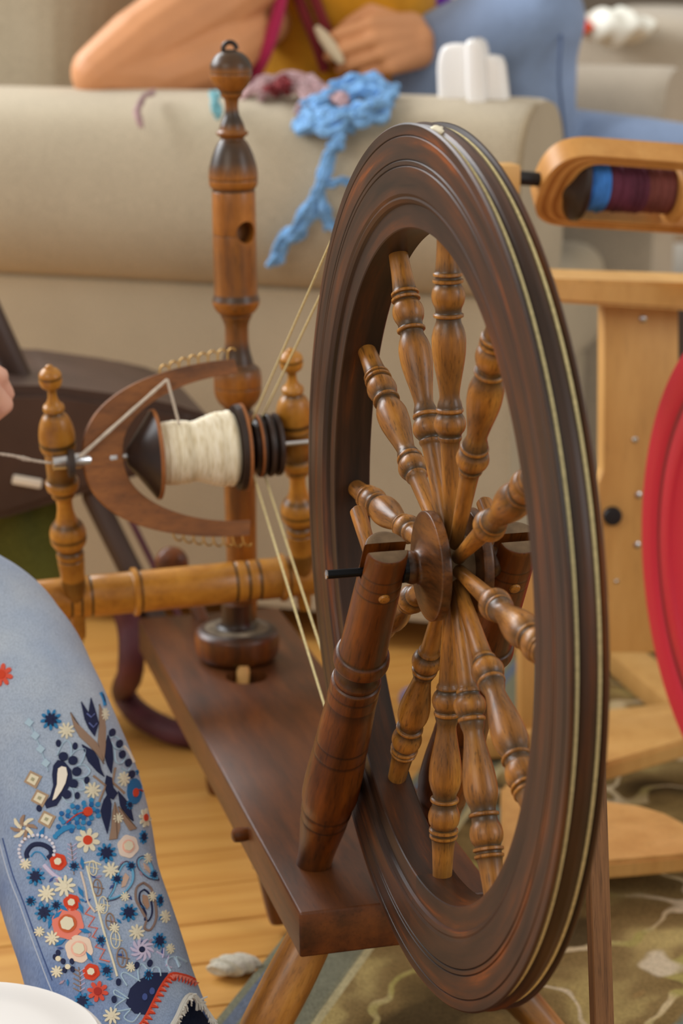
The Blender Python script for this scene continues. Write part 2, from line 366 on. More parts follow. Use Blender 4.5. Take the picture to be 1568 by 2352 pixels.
def modified(bm, setup):
    """run modifiers on a temporary object and return the evaluated mesh"""
    me = bpy.data.meshes.new('tmp'); bm.to_mesh(me); bm.free(); o = bpy.data.objects.new('tmp', me); COL.objects.link(o)
    extra = setup(o) or []
    dg = bpy.context.evaluated_depsgraph_get(); dg.update()
    res = bpy.data.meshes.new_from_object(o.evaluated_get(dg)); 
    for q in [o] + extra: bpy.data.objects.remove(q, do_unlink=True)
    return res
def cut(bm, cutter, inter='DIFFERENCE'):
    def f(o):
        me = bpy.data.meshes.new('tmpc'); bmesh.ops.recalc_face_normals(cutter, faces=cutter.faces); cutter.to_mesh(me); cutter.free(); c = bpy.data.objects.new('tmpc', me); COL.objects.link(c)
        m = o.modifiers.new('b', 'BOOLEAN'); m.object = c; m.operation = inter; m.solver = 'EXACT'; return [c]
    bmesh.ops.recalc_face_normals(bm, faces=bm.faces); return modified(bm, f)
def remeshed(bm, voxel, smooth=6):
    def f(o):
        m = o.modifiers.new('r', 'REMESH'); m.mode = 'VOXEL'; m.voxel_size = voxel; m.use_smooth_shade = True
        s = o.modifiers.new('s', 'SMOOTH'); s.factor = 0.5; s.iterations = smooth
    bmesh.ops.recalc_face_normals(bm, faces=bm.faces); return modified(bm, f)
def limb(bm, pts, seg=14):
    """round-ended tapered limb through (point, radius) pairs"""
    P = [Vector(p[0]) for p in pts]; R = [p[1] for p in pts]
    for i in range(len(P) - 1):
        d = P[i + 1] - P[i]; L = d.length
        if L < 1e-6: continue
        X = frame(P[i], d); pr = []
        for k in range(5): a = -pi / 2 + (pi / 2) * k / 4; pr.append((R[i] * sin(a), max(R[i] * cos(a), 1e-4)))
        for k in range(5): a = (pi / 2) * k / 4; pr.append((L + R[i + 1] * sin(a), max(R[i + 1] * cos(a), 1e-4)))
        rings = [[bm.verts.new(X @ Vector((r * cos(2 * pi * j / seg), r * sin(2 * pi * j / seg), s))) for j in range(seg)] for s, r in pr]
        for a, b in zip(rings, rings[1:]):
            for j in range(seg): bm.faces.new((a[j], a[(j + 1) % seg], b[(j + 1) % seg], b[j]))
        bm.faces.new(rings[0][::-1]); bm.faces.new(rings[-1])
def hand(bm, wrist, fwd, side, size=1.0, curl=(55, 60, 62, 66), thumb=0.6, wr=0.026, fat=0.92):
    """palm with four unequal fingers and a thumb leaving the side; side points to the thumb; palm faces fwd x side"""
    fwd = fwd.normalized(); side = (side - fwd * side.dot(fwd)).normalized(); pal = fwd.cross(side)
    s = size; tips = []
    lens = ((0.041, 0.025, 0.021), (0.045, 0.029, 0.022), (0.042, 0.027, 0.022), (0.033, 0.020, 0.019)); offs = (0.029, 0.0095, -0.0095, -0.027); reach = (0.086, 0.090, 0.085, 0.076)
    for (l, o, rc, cv) in zip(lens, offs, reach, curl):
        k = wrist + (fwd * rc + side * o) * s
        limb(bm, [(wrist + side * o * 0.55 * s, wr * 0.72 * s), (k, 0.0118 * s)])
        p = k; a = radians(cv) * 0.75; d = fwd
        for i, L in enumerate(l):
            d = fwd * cos(a) + pal * sin(a); q = p + d * L * s
            limb(bm, [(p, (0.0100, 0.0092, 0.0084)[i] * s * fat), (q, (0.0092, 0.0084, 0.0070)[i] * s * fat)]); p = q; a += radians(cv) * 0.8
        tips.append((p, d))
    b = wrist + (fwd * 0.022 + side * 0.020) * s; c = b + (fwd * 0.034 + side * 0.026 + pal * 0.014) * s
    d1 = (fwd * 0.9 + side * (0.5 - thumb) + pal * thumb).normalized(); e = c + d1 * 0.031 * s; f = e + (d1 * 0.8 + pal * 0.35 - side * 0.25).normalized() * 0.026 * s
    limb(bm, [(wrist + side * 0.008 * s, 0.019 * s), (b, 0.0175 * s), (c, 0.0125 * s), (e, 0.0108 * s), (f, 0.0085 * s)]); tips.append((f, d1))
    return tips

# ================================================================== SETTING
fl = empty('floor', (0.4, 1.2, 0)); fl['kind'] = 'structure'
bm = bmesh.new(); box(bm, 6.0, 6.4, 0.06, (0.4, 1.2, -0.052)); sub = obj('subfloor', bm, plain('dark_subfloor', (60, 40, 24), 0.9), fl)
PW = 0.083; pm = None; k = 0
for j in range(-10, 32):
    y = j * PW; x0 = -2.6 + 0.37 * ((j * 7) % 5)
    for L in (2.1, 1.9, 2.2):
        if x0 > 3.2: break
        if pm is None:
            bm = bmesh.new(); box(bm, 2.0 - 0.002, PW - 0.0018, 0.02, (0, 0, -0.0101), 0.0012, 1)
            p = obj('plank', bm, M['floor'], fl, Matrix.Translation((x0 + 1.0, y, 0))); pm = p.data
        else: p = obj('plank', pm, None, fl, Matrix.Translation((x0 + 1.0, y, 0)), smooth=False)
        x0 += 2.0
bm = bmesh.new(); box(bm, 7.0, 0.1, 2.6, (0.8, 4.3, 1.3)); wl = obj('wall_back', bm, M['wall']); wl['kind'] = 'structure'
bm = bmesh.new(); box(bm, 7.0, 0.018, 0.11, (0.8, 4.24, 0.055), 0.004); tr = obj('baseboard_back', bm, plain('baseboard_paint', (226, 220, 208), 0.5)); tr['kind'] = 'structure'

# ================================================================== RUG
E0 = Vector((-0.0704, 0.3448, 0)); E1 = Vector((0.5342, 1.2426, 0)); ed = (E1 - E0).normalized(); en = Vector((ed.y, -ed.x, 0))
bm = bmesh.new(); nx, ny = 26, 40; g = []
for i in range(nx + 1):
    g.append([bm.verts.new((i * 1.9 / nx, j * 2.3 / ny, 0.008 + 0.0006 * random.random())) for j in range(ny + 1)])
for i in range(nx):
    for j in range(ny): bm.faces.new((g[i][j], g[i + 1][j], g[i + 1][j + 1], g[i][j + 1]))
base = bmesh.ops.extrude_face_region(bm, geom=bm.faces[:])
for v in [q for q in base['geom'] if isinstance(q, bmesh.types.BMVert)]: v.co.z = 0.0004
RX = Matrix(((en.x, ed.x, 0, E0.x - ed.x * 0.25), (en.y, ed.y, 0, E0.y - ed.y * 0.25), (0, 0, 1, 0), (0, 0, 0, 1)))
rug = tag(obj('floral_rug', bm, M['rug'], None, RX), 'olive brown floral rug with grey green border on the wood floor', 'rug')

# ================================================================== ANTIQUE SPINNING WHEEL
sw = tag(empty('spinning_wheel', W(0.02, 0.45, -H)), 'dark antique wooden spinning wheel with turned spokes, in the foreground', 'spinning wheel')
PT = -0.305                                                    # plank top in the wheel frame
# --- plank with the tension hole
bm = bmesh.new(); box(bm, 0.158, 0.75, 0.038, (0.0, 0, -0.019), 0.0022, 2)
hole = bmesh.new(); bmesh.ops.create_cone(hole, cap_ends=True, segments=32, radius1=0.0215, radius2=0.0215, depth=0.2)
PX = Matrix.Translation(W(0.024, 0.485, PT)); hp = atZ(566, 1554, H + PT) - W(0.024, 0.485, PT)
for v in hole.verts: v.co += Vector((hp.x, hp.y, 0))
obj('bench_plank', cut(bm, hole), M['plank'], sw, PX, sharp=50)
bm = lathe([(0, 0.007), (0.05, 0.007), (0.055, 0.005)], 16, 1); dp = atZ(556, 1563, H + PT - 0.004)
obj('dowel', bm, M['pine'], sw, frame(dp + Vector((0, 0.01, -0.045)), Vector((0.1, 0.15, 1))))
bm = lathe([(0, 0.0055), (0.006, 0.0065), (0.012, 0.006), (0.014, 0.003)], 16, 2)
obj('side_peg', bm, M['post'], sw, frame(W(-0.0545, 0.30, PT - 0.016), Vector((-1, 0, 0))))

# --- wheel posts (leaning, slotted for the axle)
PROF = [(1985, 92, .6), (1968, 92, .2), (1940, 98, 0), (1900, 112), (1872, 122), (1862, 124, .1), (1858, 123, .75), (1854, 124, .1), (1838, 132), (1832, 131, .7), (1828, 132, 0), (1800, 146), (1770, 147), (1700, 139, 0), (1693, 138, .6), (1689, 139, 0), (1672, 137, 0), (1667, 136, .6), (1663, 137, 0), (1600, 130, 0), (1577, 128, .6), (1573, 129, 0), (1557, 128, 0), (1553, 127, .6), (1549, 128, 0), (1541, 129), (1536, 128, 0), (1533, 116, .6), (1530, 119, .2), (1526, 120, 0), (1522, 112, .5), (1516, 106, .7), (1506, 104, .7), (1499, 110, .5), (1496, 138, .1), (1490, 144, 0), (1482, 142, 0), (1476, 136, .1), (1473, 124, .7), (1468, 122, .1), (1380, 117, 0), (1343, 115), (1340, 114, .6), (1337, 115, 0), (1325, 114, 0), (1322, 113, .6), (1319, 114, 0), (1307, 113, 0), (1304, 112, .6), (1301, 113, 0), (1270, 112), (1266, 110, 0), (1263.5, 104, 0), (1263, 60, .3), (1263, 2, .3)]
pa = Vector((0, -0.539, 0.843))
def wheel_post(X0):
    b0 = W(X0, 0.195, PT); prof = []
    for p in PROF:
        y, w = p[0], p[1]; s = 0.362 * (1985 - y) / (1985 - 1307.0); yy = 0.195 - 0.539 * s
        prof.append((s if y > 1263.2 else 0.362 * (1985 - 1263) / 678.0, w / 2 * (0.000275 + 0.00019 * yy) , p[2] if len(p) > 2 else 0))
    bm = lathe(prof, 44, 3)
    sl = bmesh.new(); box(sl, 0.09, 0.0078, 0.06, (0, 0, 0.362 - 0.0035 + 0.03))
    me = cut(bm, sl); me.materials.clear()
    for p in me.polygons:
        if p.normal.z > 0.9 and p.center.z > 0.37: p.material_index = 1
    return obj('wheel_post', me, [M['post'], M['endgrain']], sw, frame(b0, pa), sharp=40)
p1 = wheel_post(-0.0225); p2 = wheel_post(0.0715)
pp = Vector((0, 0.843, 0.539))
for X0 in (-0.0225, 0.0715):
    c = W(X0, 0, 0) - pa * 0.0125
    bm = lathe([(-0.0175, 0.002), (-0.0172, 0.0035), (-0.016, 0.0041), (0.06, 0.0058), (0.066, 0.0058), (0.069, 0.003)], 16, 1)
    obj('peg', bm, M['spoke'], p1 if X0 < 0 else p2, frame(c, pp))

# --- drive wheel
RXM = frame(W(0, 0, 0), Vector((1, 0, 0)), Vector((0, 0, 1)))
xsec = [(0.0, 0.2985)]
def groove(r): return [(0.0, r + 0.0007), (0.0009, r, 0.95), (0.0, r - 0.0007)]
xs = [(0.0012, 0.3, 0), (0.0, 0.2988, 0)] + groove(0.2916) + [(0, 0.285, 0)] + groove(0.2757) + groove(0.2718) + [(0, 0.2535, 0), (0.0012, 0.2515, .2), (0.0008, 0.2500, 0), (0.0022, 0.2475, .1), (0.0042, 0.2462, .3), (0.0042, 0.2312, 0), (0.0050, 0.2305, .2),
      (0.0325, 0.2305, .5), (0.0333, 0.2312, .2), (0.0333, 0.2462, .2), (0.0236, 0.2535, 0), (0.0236, 0.2988, 0), (0.0224, 0.3, 0),
      (0.0212, 0.2996, 0), (0.0200, 0.2968, .5), (0.0186, 0.2958, .7), (0.0172, 0.2968, .5), (0.0155, 0.2988, 0), (0.0118, 0.3002, 0), (0.0082, 0.2988, 0), (0.0064, 0.2968, .5), (0.0050, 0.2958, .7), (0.0036, 0.2968, .5), (0.0024, 0.2996, 0)]
dw = obj('drive_wheel', loft_ring(xs, 200), M['rim'], sw, RXM, sharp=25)
SP = [(0.0140, .0050, .6), (.0300, .0048, .5), (.0510, .0055, .1), (.0800, .0064, .2), (.0860, .0067, .5), (.0880, .0078, .4), (.0897, .0082, .3), (.0906, .0078, .9), (.0915, .0079, .9), (.0945, .0100, .4), (.0985, .0111, .1), (.1025, .0104, .3), (.1058, .0086, .9), (.1066, .0084, .9), (.1078, .0095, .1), (.1092, .0094, .1), (.1104, .0086, .9), (.1125, .0083, .8), (.1180, .0068, .5), (.1274, .0080, .25), (.1413, .0105, .1), (.1500, .01155, 0), (.1570, .0117, 0), (.1640, .0104, .4), (.1690, .0085, .8), (.1712, .0083, .9), (.1722, .0102, .2), (.1738, .0103, .1), (.1748, .0088, .9), (.1775, .0089, .8), (.1815, .0106, .2), (.1860, .0114, 0), (.1905, .0107, .2), (.1938, .0088, .8), (.1946, .0086, .9), (.1954, .0104, .1), (.1970, .0105, .1), (.1978, .0087, .9), (.1992, .0086, .9), (.2000, .0101, .1), (.2014, .0100, .1), (.2024, .0089, .8), (.2060, .0083, .5), (.2150, .0076, .1), (.2310, .0070, .4)]
spm = None
for i in range(12):
    a = radians(-1 + 30 * i); d = Vector((0, -sin(a), cos(a)))
    q0 = W(0.0275, 0, 0); q1 = W(0.0225, 0, 0) + d * 0.2305; X = frame(q0, q1 - q0, Vector((1, 0, 0)))
    X = X @ Matrix.Rotation(i * 1.7, 4, 'Z')
    if spm is None:
        s_ = obj('spoke', lathe(SP, 28, 3), M['spoke'], dw, X, sharp=50); spm = s_.data
    else: obj('spoke', spm, None, dw, X, smooth=False)
def hubdisc(x0, sgn):
    pr = [(0.0, 0.0105, .8), (0.004, 0.0118, .2), (0.0065, 0.0112, 0), (0.009, 0.0135, 0), (0.0122, 0.021, .1), (0.0138, 0.031, .1), (0.0145, 0.0372, 0), (0.0152, 0.0382, 0), (0.0212, 0.0380, 0), (0.0218, 0.0370, .2), (0.0218, 0.016, .5)]
    return obj('hub_disc', lathe(pr, 64, 3), M['hub'], dw, frame(W(x0, 0, 0), Vector((sgn, 0, 0)), Vector((0, 0, 1))), sharp=40)
hubdisc(-0.0055, 1); hubdisc(0.0605, -1)
bm = lathe([(0, 0.0185), (0.001, 0.019), (0.024, 0.019), (0.025, 0.0185)], 40, 1)
obj('hub', bm, M['dust'], dw, frame(W(0.015, 0, 0), Vector((1, 0, 0))))
bm = lathe([(0, 0.0095), (0.0008, 0.0103), (0.0046, 0.0103), (0.0052, 0.0095)], 32, 1)
obj('axle_washer', bm, M['iron'], dw, frame(W(-0.0092, 0, 0), Vector((1, 0, 0))))
bm = lathe([(0, 0.0024, 0), (0.0006, 0.0031, 0), (0.175, 0.0031, 0), (0.1756, 0.0024)], 24, 1)
obj('axle', bm, M['iron'], dw, frame(W(-0.0620, 0, -0.0005), Vector((1, 0, 0))))
bm = lathe([(0, 0.0026), (0.0003, 0.00325), (0.0012, 0.00325), (0.0014, 0.0031)], 24, 1)
obj('axle_tip', bm, M['steel'], dw, frame(W(-0.0624, 0, -0.0005), Vector((1, 0, 0))))
bm = bmesh.new(); tube(bm, [W(0.112, 0, 0), W(0.112, -0.012, -0.028), W(0.128, -0.012, -0.03)], 0.003, 10)
obj('crank', bm, M['iron'], dw)

# --- legs, footman
def leg(name, a, b, r0, m):
    L = (b - a).length; pr = [(-0.012, r0 * .93), (0.02, r0 * .95), (0.05 * L, r0 * .98), (0.3 * L, r0 * 1.12), (0.5 * L, r0 * 1.1), (0.62 * L, r0 * .95, .7), (0.64 * L, r0 * 1.12), (0.67 * L, r0 * .95, .7), (0.85 * L, r0 * .82), (0.97 * L, r0 * .7), (L, r0 * .62)]
    return obj('leg', lathe(pr, 32, 4), m, sw, frame(a, b - a))
leg('leg', atZ(735, 2112, H + PT - 0.038), atZ(478, 2610, 0.016), 0.0178, M['leg'])
leg('leg', W(0.065, 0.30, PT - 0.038), atZ(1330, 2445, 0.016), 0.0170, M['leg'])
leg('leg', W(0.02, 0.78, PT - 0.038), W(0.03, 0.86, -H + 0.002), 0.0170, M['post'])
leg('leg', W(0.0, 0.52, PT - 0.038), W(0.02, 0.50, -H + 0.012), 0.0165, M['post'])
f0 = W(0.124, -0.012, -0.028); f1 = atX(1385, 2440, 0.118); d = f1 - f0
bm = bmesh.new(); box(bm, 0.0145, 0.0110, d.length + 0.03, (0, 0, d.length / 2 + 0.01), 0.0008, 1)
obj('footman', bm, M['footman'], sw, frame(f0, d, Vector((1, 0, 0))))
tb = W(0.02, 0.12, -H + 0.05)
bm = bmesh.new(); box(bm, 0.30, 0.34, 0.014, (0, 0, 0), 0.003, 2)
obj('treadle', bm, M['plank'], sw, Matrix.Translation(W(0.00, 0.0, -H + 0.042)))
bm = lathe([(0, 0.008), (0.01, 0.010), (0.16, 0.011), (0.31, 0.010), (0.32, 0.008)], 20, 2)
obj('treadle_bar', bm, M['post'], sw, frame(W(-0.13, 0.18, -H + 0.024), Vector((1, 0, 0))))

# --- mother-of-all
YB, YF, YP = 0.655, 0.58, 0.712
bc = atZ(545, 1511, H + PT)
bm = lathe([(0.0, 0.036, .6), (0.003, 0.0405, .3), (0.010, 0.0432, 0), (0.022, 0.0440, 0), (0.027, 0.0436, .2), (0.0305, 0.0415, .6), (0.0325, 0.037, .9), (0.0335, 0.026, 1), (0.036, 0.0175, 1), (0.042, 0.0160, .9), (0.06, 0.0160, .6)], 56, 3)
obj('barrel', bm, M['post'], sw, frame(bc + Vector((0, 0, 0.0006)), Vector((0, 0, 1))))
bm = lathe([(0, 0.040), (0.0012, 0.0375), (0.0030, 0.0260), (0.0034, 0.020)], 48, 2)
obj('barrel_dust', bm, plain('grey_dust_on_barrel', (110, 98, 82), 0.95, 0.1, var=0.2, vs=60, bmp=0.3), sw, frame(bc + Vector((0, 0, 0.0315)), Vector((0, 0, 1))))
b0 = atY(46, 1385, YB); b1 = atY(850, 1307, YB)
def bar_s(px, py): return (atY(px, py, YB) - b0).dot((b1 - b0).normalized())
rb = 0.0208; bp = [(0, 0.012), (0.002, 0.0165)]
def line(px): s = bar_s(px, 1385 - (px - 46) * 0.097); return [(s - 0.0018, rb), (s - 0.0008, rb - 0.0005, 1), (s + 0.0008, rb - 0.0005, 1), (s + 0.0018, rb)]
def ring(px, r=0.0242): s = bar_s(px, 1385 - (px - 46) * 0.097); return [(s - 0.0052, rb, .2), (s - 0.0042, rb + .0005, .5), (s - 0.003, r, 0), (s + 0.001, r, 0), (s + 0.0026, rb + 0.0008, 0.6), (s + 0.004, rb - 0.0003, .9), (s + 0.006, rb)]
bp += ring(72) + line(160) + line(183) + line(207) + ring(312) + line(538) + line(566) + line(592) + ring(650) + line(764) + line(786) + line(808) + [((b1 - b0).length - .002, rb), ((b1 - b0).length, 0.014)]
obj('mother_of_all_bar', lathe(bp, 48, 2), M['moa'], sw, frame(b0, b1 - b0))
def maiden(pts, Y0, Y1):
    X, pr = px_lathe(pts, Y0, Y1); return obj('maiden', lathe(pr, 36, 4), M['moa'], sw, X, sharp=50)
ML = [(184, 1470, 4), (183, 1462, 14, .2), (181, 1425, 17, .3), (178, 1395, 17, .3), (165, 1330, 28, .8), (164, 1322, 28, .2), (161, 1282, 31, .3), (160, 1279, 29, .9), (160, 1274, 32, .1), (158, 1266, 31, .6), (157, 1260, 27, .9), (156, 1250, 36, .3), (155, 1236, 42, .1), (154, 1230, 42, .9), (154, 1222, 42, .1), (152, 1208, 38, .2), (151, 1199, 31, .9), (150, 1190, 24, .1), (147, 1160, 18), (145, 1142, 19), (144, 1136, 27, .2), (143, 1126, 26, .9), (143, 1120, 36, .1), (141, 1104, 39, .1), (140, 1098, 33, .8), (138, 1070, 33, .4), (134, 1040, 33, .3), (131, 1030, 40, .5), (130, 1022, 42, .1), (129, 1012, 42, .9), (128, 1004, 42, 0), (126, 980, 39), (123, 958, 30), (121, 948, 20, .6), (121, 944, 18, .9), (120, 940, 25, .1), (120, 934, 25, .1), (118, 926, 17), (117, 912, 11), (116, 900, 10, .3), (116, 892, 14, .5), (115, 884, 24, .2), (114, 870, 27, 0), (114, 864, 26.5, .8), (113, 860, 26), (113, 850, 18), (112, 846, 10), (112, 841, 8), (112, 838, 2)]
def shift(pts, dx0, dy0, k, x0, y0): return [(x0 + (p[0] - pts[0][0]) * dx0, y0 + (p[1] - pts[0][1]) * k) + tuple(p[2:]) for p in pts]
maiden(ML, YB, YF - 0.005)
MR = [(704, y * .945 - 4 + 2, w, *k) for (x, y, w, *k) in ML]
MR = []
for (x, y, w, *k) in ML:
    yy = 800 + (y - 838) * (1262 - 800) / (1322 - 838.0); MR.append((692 - (1262 - yy) * 0.054, yy, w * 1.02, *k))
maiden(MR, YB, YF - 0.005)
bm = lathe([(0, 0.0075), (0.001, 0.0135), (0.0065, 0.0135), (0.0075, 0.0075)], 28, 1)
obj('leather_bearing', bm, M['leather'], sw, frame(atY(154, 1065, YF), Vector((1, -0.05, 0))))

# --- distaff post
DP = [(558, 1420, 32, .6), (558, 1380, 34), (557, 1250, 35, .1), (556, 1100, 37, .2), (555, 1000, 38, .2), (553, 950, 38, .5), (552, 941, 30, .9), (552, 935, 33, .6), (551, 924, 44, .3), (551, 905, 53, .1), (550, 889, 55, .1), (550, 887, 54.5, .7), (550, 884, 55, .1), (550, 868, 55, .2), (549, 850, 52, .6), (549, 842, 46, .8), (548, 836, 38, .7), (548, 828, 36, .9), (547, 805, 30, .9), (547, 775, 27, .3), (546, 752, 27, .4), (546, 735, 31, .5), (545, 725, 36, .4), (545, 722, 36, .8), (545, 716, 43, .1), (545, 700, 53, .0), (545, 692, 55, 0), (544, 687, 54, .8), (544, 678, 51, .8), (544, 672, 50, .2), (543, 600, 50, .3), (542, 540, 50, .2), (541, 538, 49.5, .8), (541, 536, 50, .1), (540, 440, 50, 0), (539, 438, 49, .9), (539, 432, 50, .6), (538, 428, 54, .1), (538, 414, 56.5, 0), (538, 411, 56, .8), (538, 408, 57, .1), (537, 390, 56, .5), (536, 365, 50, .95), (535, 340, 41, .9), (534, 326, 33, .8), (534, 318, 27, .7), (534, 314, 29, .2), (534, 309, 36, .1), (534, 304, 37, .1), (533, 298, 30, .2), (533, 292, 29, .4), (533, 280, 25, .9), (532, 262, 17, .9), (532, 245, 15, .2), (532, 228, 17, .2), (531, 221, 24, .1), (531, 216, 25, .1), (531, 212, 26, .8), (531, 206, 31, .1), (530, 190, 43, 0), (530, 171, 49, 0), (530, 169, 48.5, .8), (530, 166, 49, .2), (530, 150, 48, .85), (529, 135, 41, .9), (529, 122, 28, .95), (529, 116, 14, 1), (529, 114, 12, 1)]
X, pr = px_lathe(DP, YP)
bmd = lathe(pr, 44, 3)
cutb = bmesh.new(); bmesh.ops.create_cone(cutb, cap_ends=True, segments=28, radius1=0.0108, radius2=0.0108, depth=0.034)
hc = atY(569, 531, YP); ds_c = atY(541, 531, YP); vh = (CAM - hc); vh.z = 0; vh.normalize(); dirh = (vh * cos(radians(33)) + rt * sin(radians(33)) + Vector((0, 0, 0.05))).normalized(); hx = X.inverted() @ frame(ds_c + dirh * 0.020, dirh)
for v in cutb.verts: v.co = hx @ v.co
ds = obj('distaff_post', cut(bmd, cutb), M['distaff'], sw, X, sharp=50)
bm = bmesh.new(); c = atY(528, 112, YP); tube(bm, [c + Vector((0.0065 * cos(a), 0.001, 0.0062 * sin(a))) for a in [pi * k / 10 * 1.0 - 0.1 for k in range(13)]], 0.0024, 8)
obj('finial_loop', bm, M['bobbin'], ds)
bm = lathe([(0, 0.010, .2), (0.02, 0.010), (0.022, 0.017), (0.03, 0.0185), (0.036, 0.0165), (0.041, 0.008), (0.0415, 0.002)], 32, 3)
obj('tension_knob', bm, M['post'], sw, frame(atY(410, 1300, 0.86) + Vector((0, 0.03, 0)), Vector((-0.25, -1, 0.12))))
bm = lathe([(0, 0.008), (0.2, 0.008)], 20, 1)
obj('tension_screw', bm, M['post'], sw, frame(atY(410, 1300, 0.86) + Vector((0, 0.03, 0)), W(0.02, 0.80, PT - 0.02) - atY(410, 1300, 0.86)))

# --- flyer and bobbin on the axis A0 -> A1
A0 = atY(232, 1054, YF); A1 = atY(690, 1016, YF); ax = (A1 - A0).normalized()
def ax_at(px): return A0 + ax * ((atY(px, 1054 - (px - 232) * 0.083, YF) - A0).dot(ax))
phi = radians(14); tv = Vector((0, sin(phi), cos(phi))); tv = (tv - ax * tv.dot(ax)).normalized(); nv = ax.cross(tv)
L = (ax_at(556) - A0).length; hwid = 0.0765
bm = bmesh.new(); path = []
for i in range(61):
    a = pi / 2 * (i - 30) / 30.0                      # -90..90 round the bend, then along the arms
    path.append((a,))
outer, inner = [], []
for (a,) in path:
    sx, sy = cos(a), sin(a); e = 0.62
    fx = (abs(sx) ** 1.05); fy = (abs(sy) ** 0.86) * (1 if sy >= 0 else -1)
    x = L * (1 - fx); y = hwid * fy
    t = 0.0088 + 0.0105 * fx ** 1.8
    outer.append((x - t * (0.75 * fx + 0.15), y + t * 0.85 * fy)); inner.append((x + t * (0.95 * fx + 0.1), y - t * 0.75 * fy))
th = 0.0062
ring4 = []
for (ox, oy), (ix, iy) in zip(outer, inner):
    P = lambda x, y, z: A0 + ax * x + tv * y + nv * z
    mx, my = (ox + ix) / 2, (oy + iy) / 2
    ring4.append([bm.verts.new(q) for q in (P(ox * .96 + mx * .04, oy * .96 + my * .04, -th), P(ox, oy, -th * .6), P(ox, oy, th * .6), P(ox * .96 + mx * .04, oy * .96 + my * .04, th), P(ix * .96 + mx * .04, iy * .96 + my * .04, th), P(ix, iy, th * .6), P(ix, iy, -th * .6), P(ix * .96 + mx * .04, iy * .96 + my * .04, -th))])
for a, b in zip(ring4, ring4[1:]):
    for k in range(8): bm.faces.new((a[k], a[(k + 1) % 8], b[(k + 1) % 8], b[k]))
bm.faces.new(ring4[0][::-1]); bm.faces.new(ring4[-1])
fy = obj('flyer', bm, M['flyer'], sw, Matrix(), sharp=50)
for s_, sd, n_ in ((1, 1, 8), (-1, -1, 8)):
    for k in range(n_):
        x = L * (0.46 + 0.07 * k); fr = 1 - x / L; yy = hwid * (max(0.0, 1 - fr ** 1.9) ** 0.43) + 0.008
        c = A0 + ax * x + tv * (s_ * yy); bm = bmesh.new()
        pts = [c + tv * s_ * (-0.006), c + tv * s_ * 0.004, c + tv * s_ * 0.0085 + ax * 0.002, c + tv * s_ * 0.010 + ax * 0.006, c + tv * s_ * 0.0075 + ax * 0.008]
        tube(bm, catmull(pts, 3), 0.0009, 6); obj('hook', bm, M['brass'], fy)
bm = lathe([(0, 0.0046), (0.0004, 0.0074), (0.034, 0.0074), (0.036, 0.0060), (0.052, 0.0056), (0.054, 0.0066), (0.060, 0.0066)], 32, 1)
og = A0 - ax * ((A0 - ax_at(120)).dot(ax))
obj('orifice', bm, M['steel'], fy, frame(og, ax))
bm = lathe([(0, 0.0028), (0.26, 0.0028)], 16, 1); obj('spindle', bm, M['steel'], fy, frame(A0, ax))
def bs(px): return (ax_at(px) - A0).dot(ax)
BX = frame(A0, ax)
bm = lathe([(bs(291), 0.006), (bs(293), 0.009), (bs(352), 0.0412), (bs(354), 0.0418)], 48, 1); bo = obj('bobbin', bm, M['bobbin'], sw, BX)
bm = lathe([(bs(353), 0.0416), (bs(354), 0.0428), (bs(361), 0.0428), (bs(362), 0.0418), (bs(362), 0.012)], 48, 1); obj('flange_edge', bm, M['edge'], bo, BX)
bm = lathe([(bs(540), 0.012), (bs(541), 0.0405), (bs(553), 0.0415), (bs(555), 0.0410)], 48, 1); obj('flange', bm, M['bobbin'], bo, BX)
bm = lathe([(bs(554), 0.0408), (bs(555), 0.0418), (bs(561), 0.0418), (bs(562), 0.0405), (bs(562), 0.016)], 48, 1); obj('flange_edge', bm, M['edge'], bo, BX)
bm = lathe([(bs(561), 0.016), (bs(566), 0.0215), (bs(571), 0.0225), (bs(574), 0.0165), (bs(577), 0.0165), (bs(580), 0.0240), (bs(587), 0.0250), (bs(590), 0.0262)], 48, 2); obj('bobbin_whorl', bm, M['bobbin'], bo, BX)
yw = [(bs(362), 0.020), (bs(364), 0.0265)]
random.seed(3)
for k in range(46):
    px = 366 + k * 3.95; e = (px - 366) / 180.0; base_r = 0.0285 + 0.0012 * sin(e * 9) + 0.0055 * max(0, min(1, (e - 0.42) / 0.25)) - 0.009 * max(0, (e - 0.88) / 0.12) ** 2
    yw += [(bs(px), base_r - 0.0008 + random.uniform(-.0005, .0003)), (bs(px + 2), base_r + 0.0007 + random.uniform(-.0003, .0005))]
yw += [(bs(552), 0.018)]
obj('wound_yarn', lathe(yw, 48, 2), M['wool'], bo, BX, sharp=70)
fwp = [(bs(588), 0.012), (bs(589), 0.0285, 0), (bs(596), 0.0300), (bs(600), 0.0300), (bs(604), 0.0245, .9), (bs(607), 0.0240, .9), (bs(611), 0.0298), (bs(615), 0.0305), (bs(620), 0.0300), (bs(624), 0.0250, .9), (bs(627), 0.0250, .9), (bs(631), 0.0302), (bs(637), 0.0302), (bs(641), 0.0290), (bs(642), 0.010)]
obj('flyer_whorl', lathe(fwp, 48, 2), M['bobbin'], fy, BX)
bm = lathe([(bs(589), 0.0288), (bs(590), 0.0302), (bs(593.5), 0.0304), (bs(595), 0.0296)], 48, 1); obj('whorl_edge', bm, M['edge'], fy, BX)

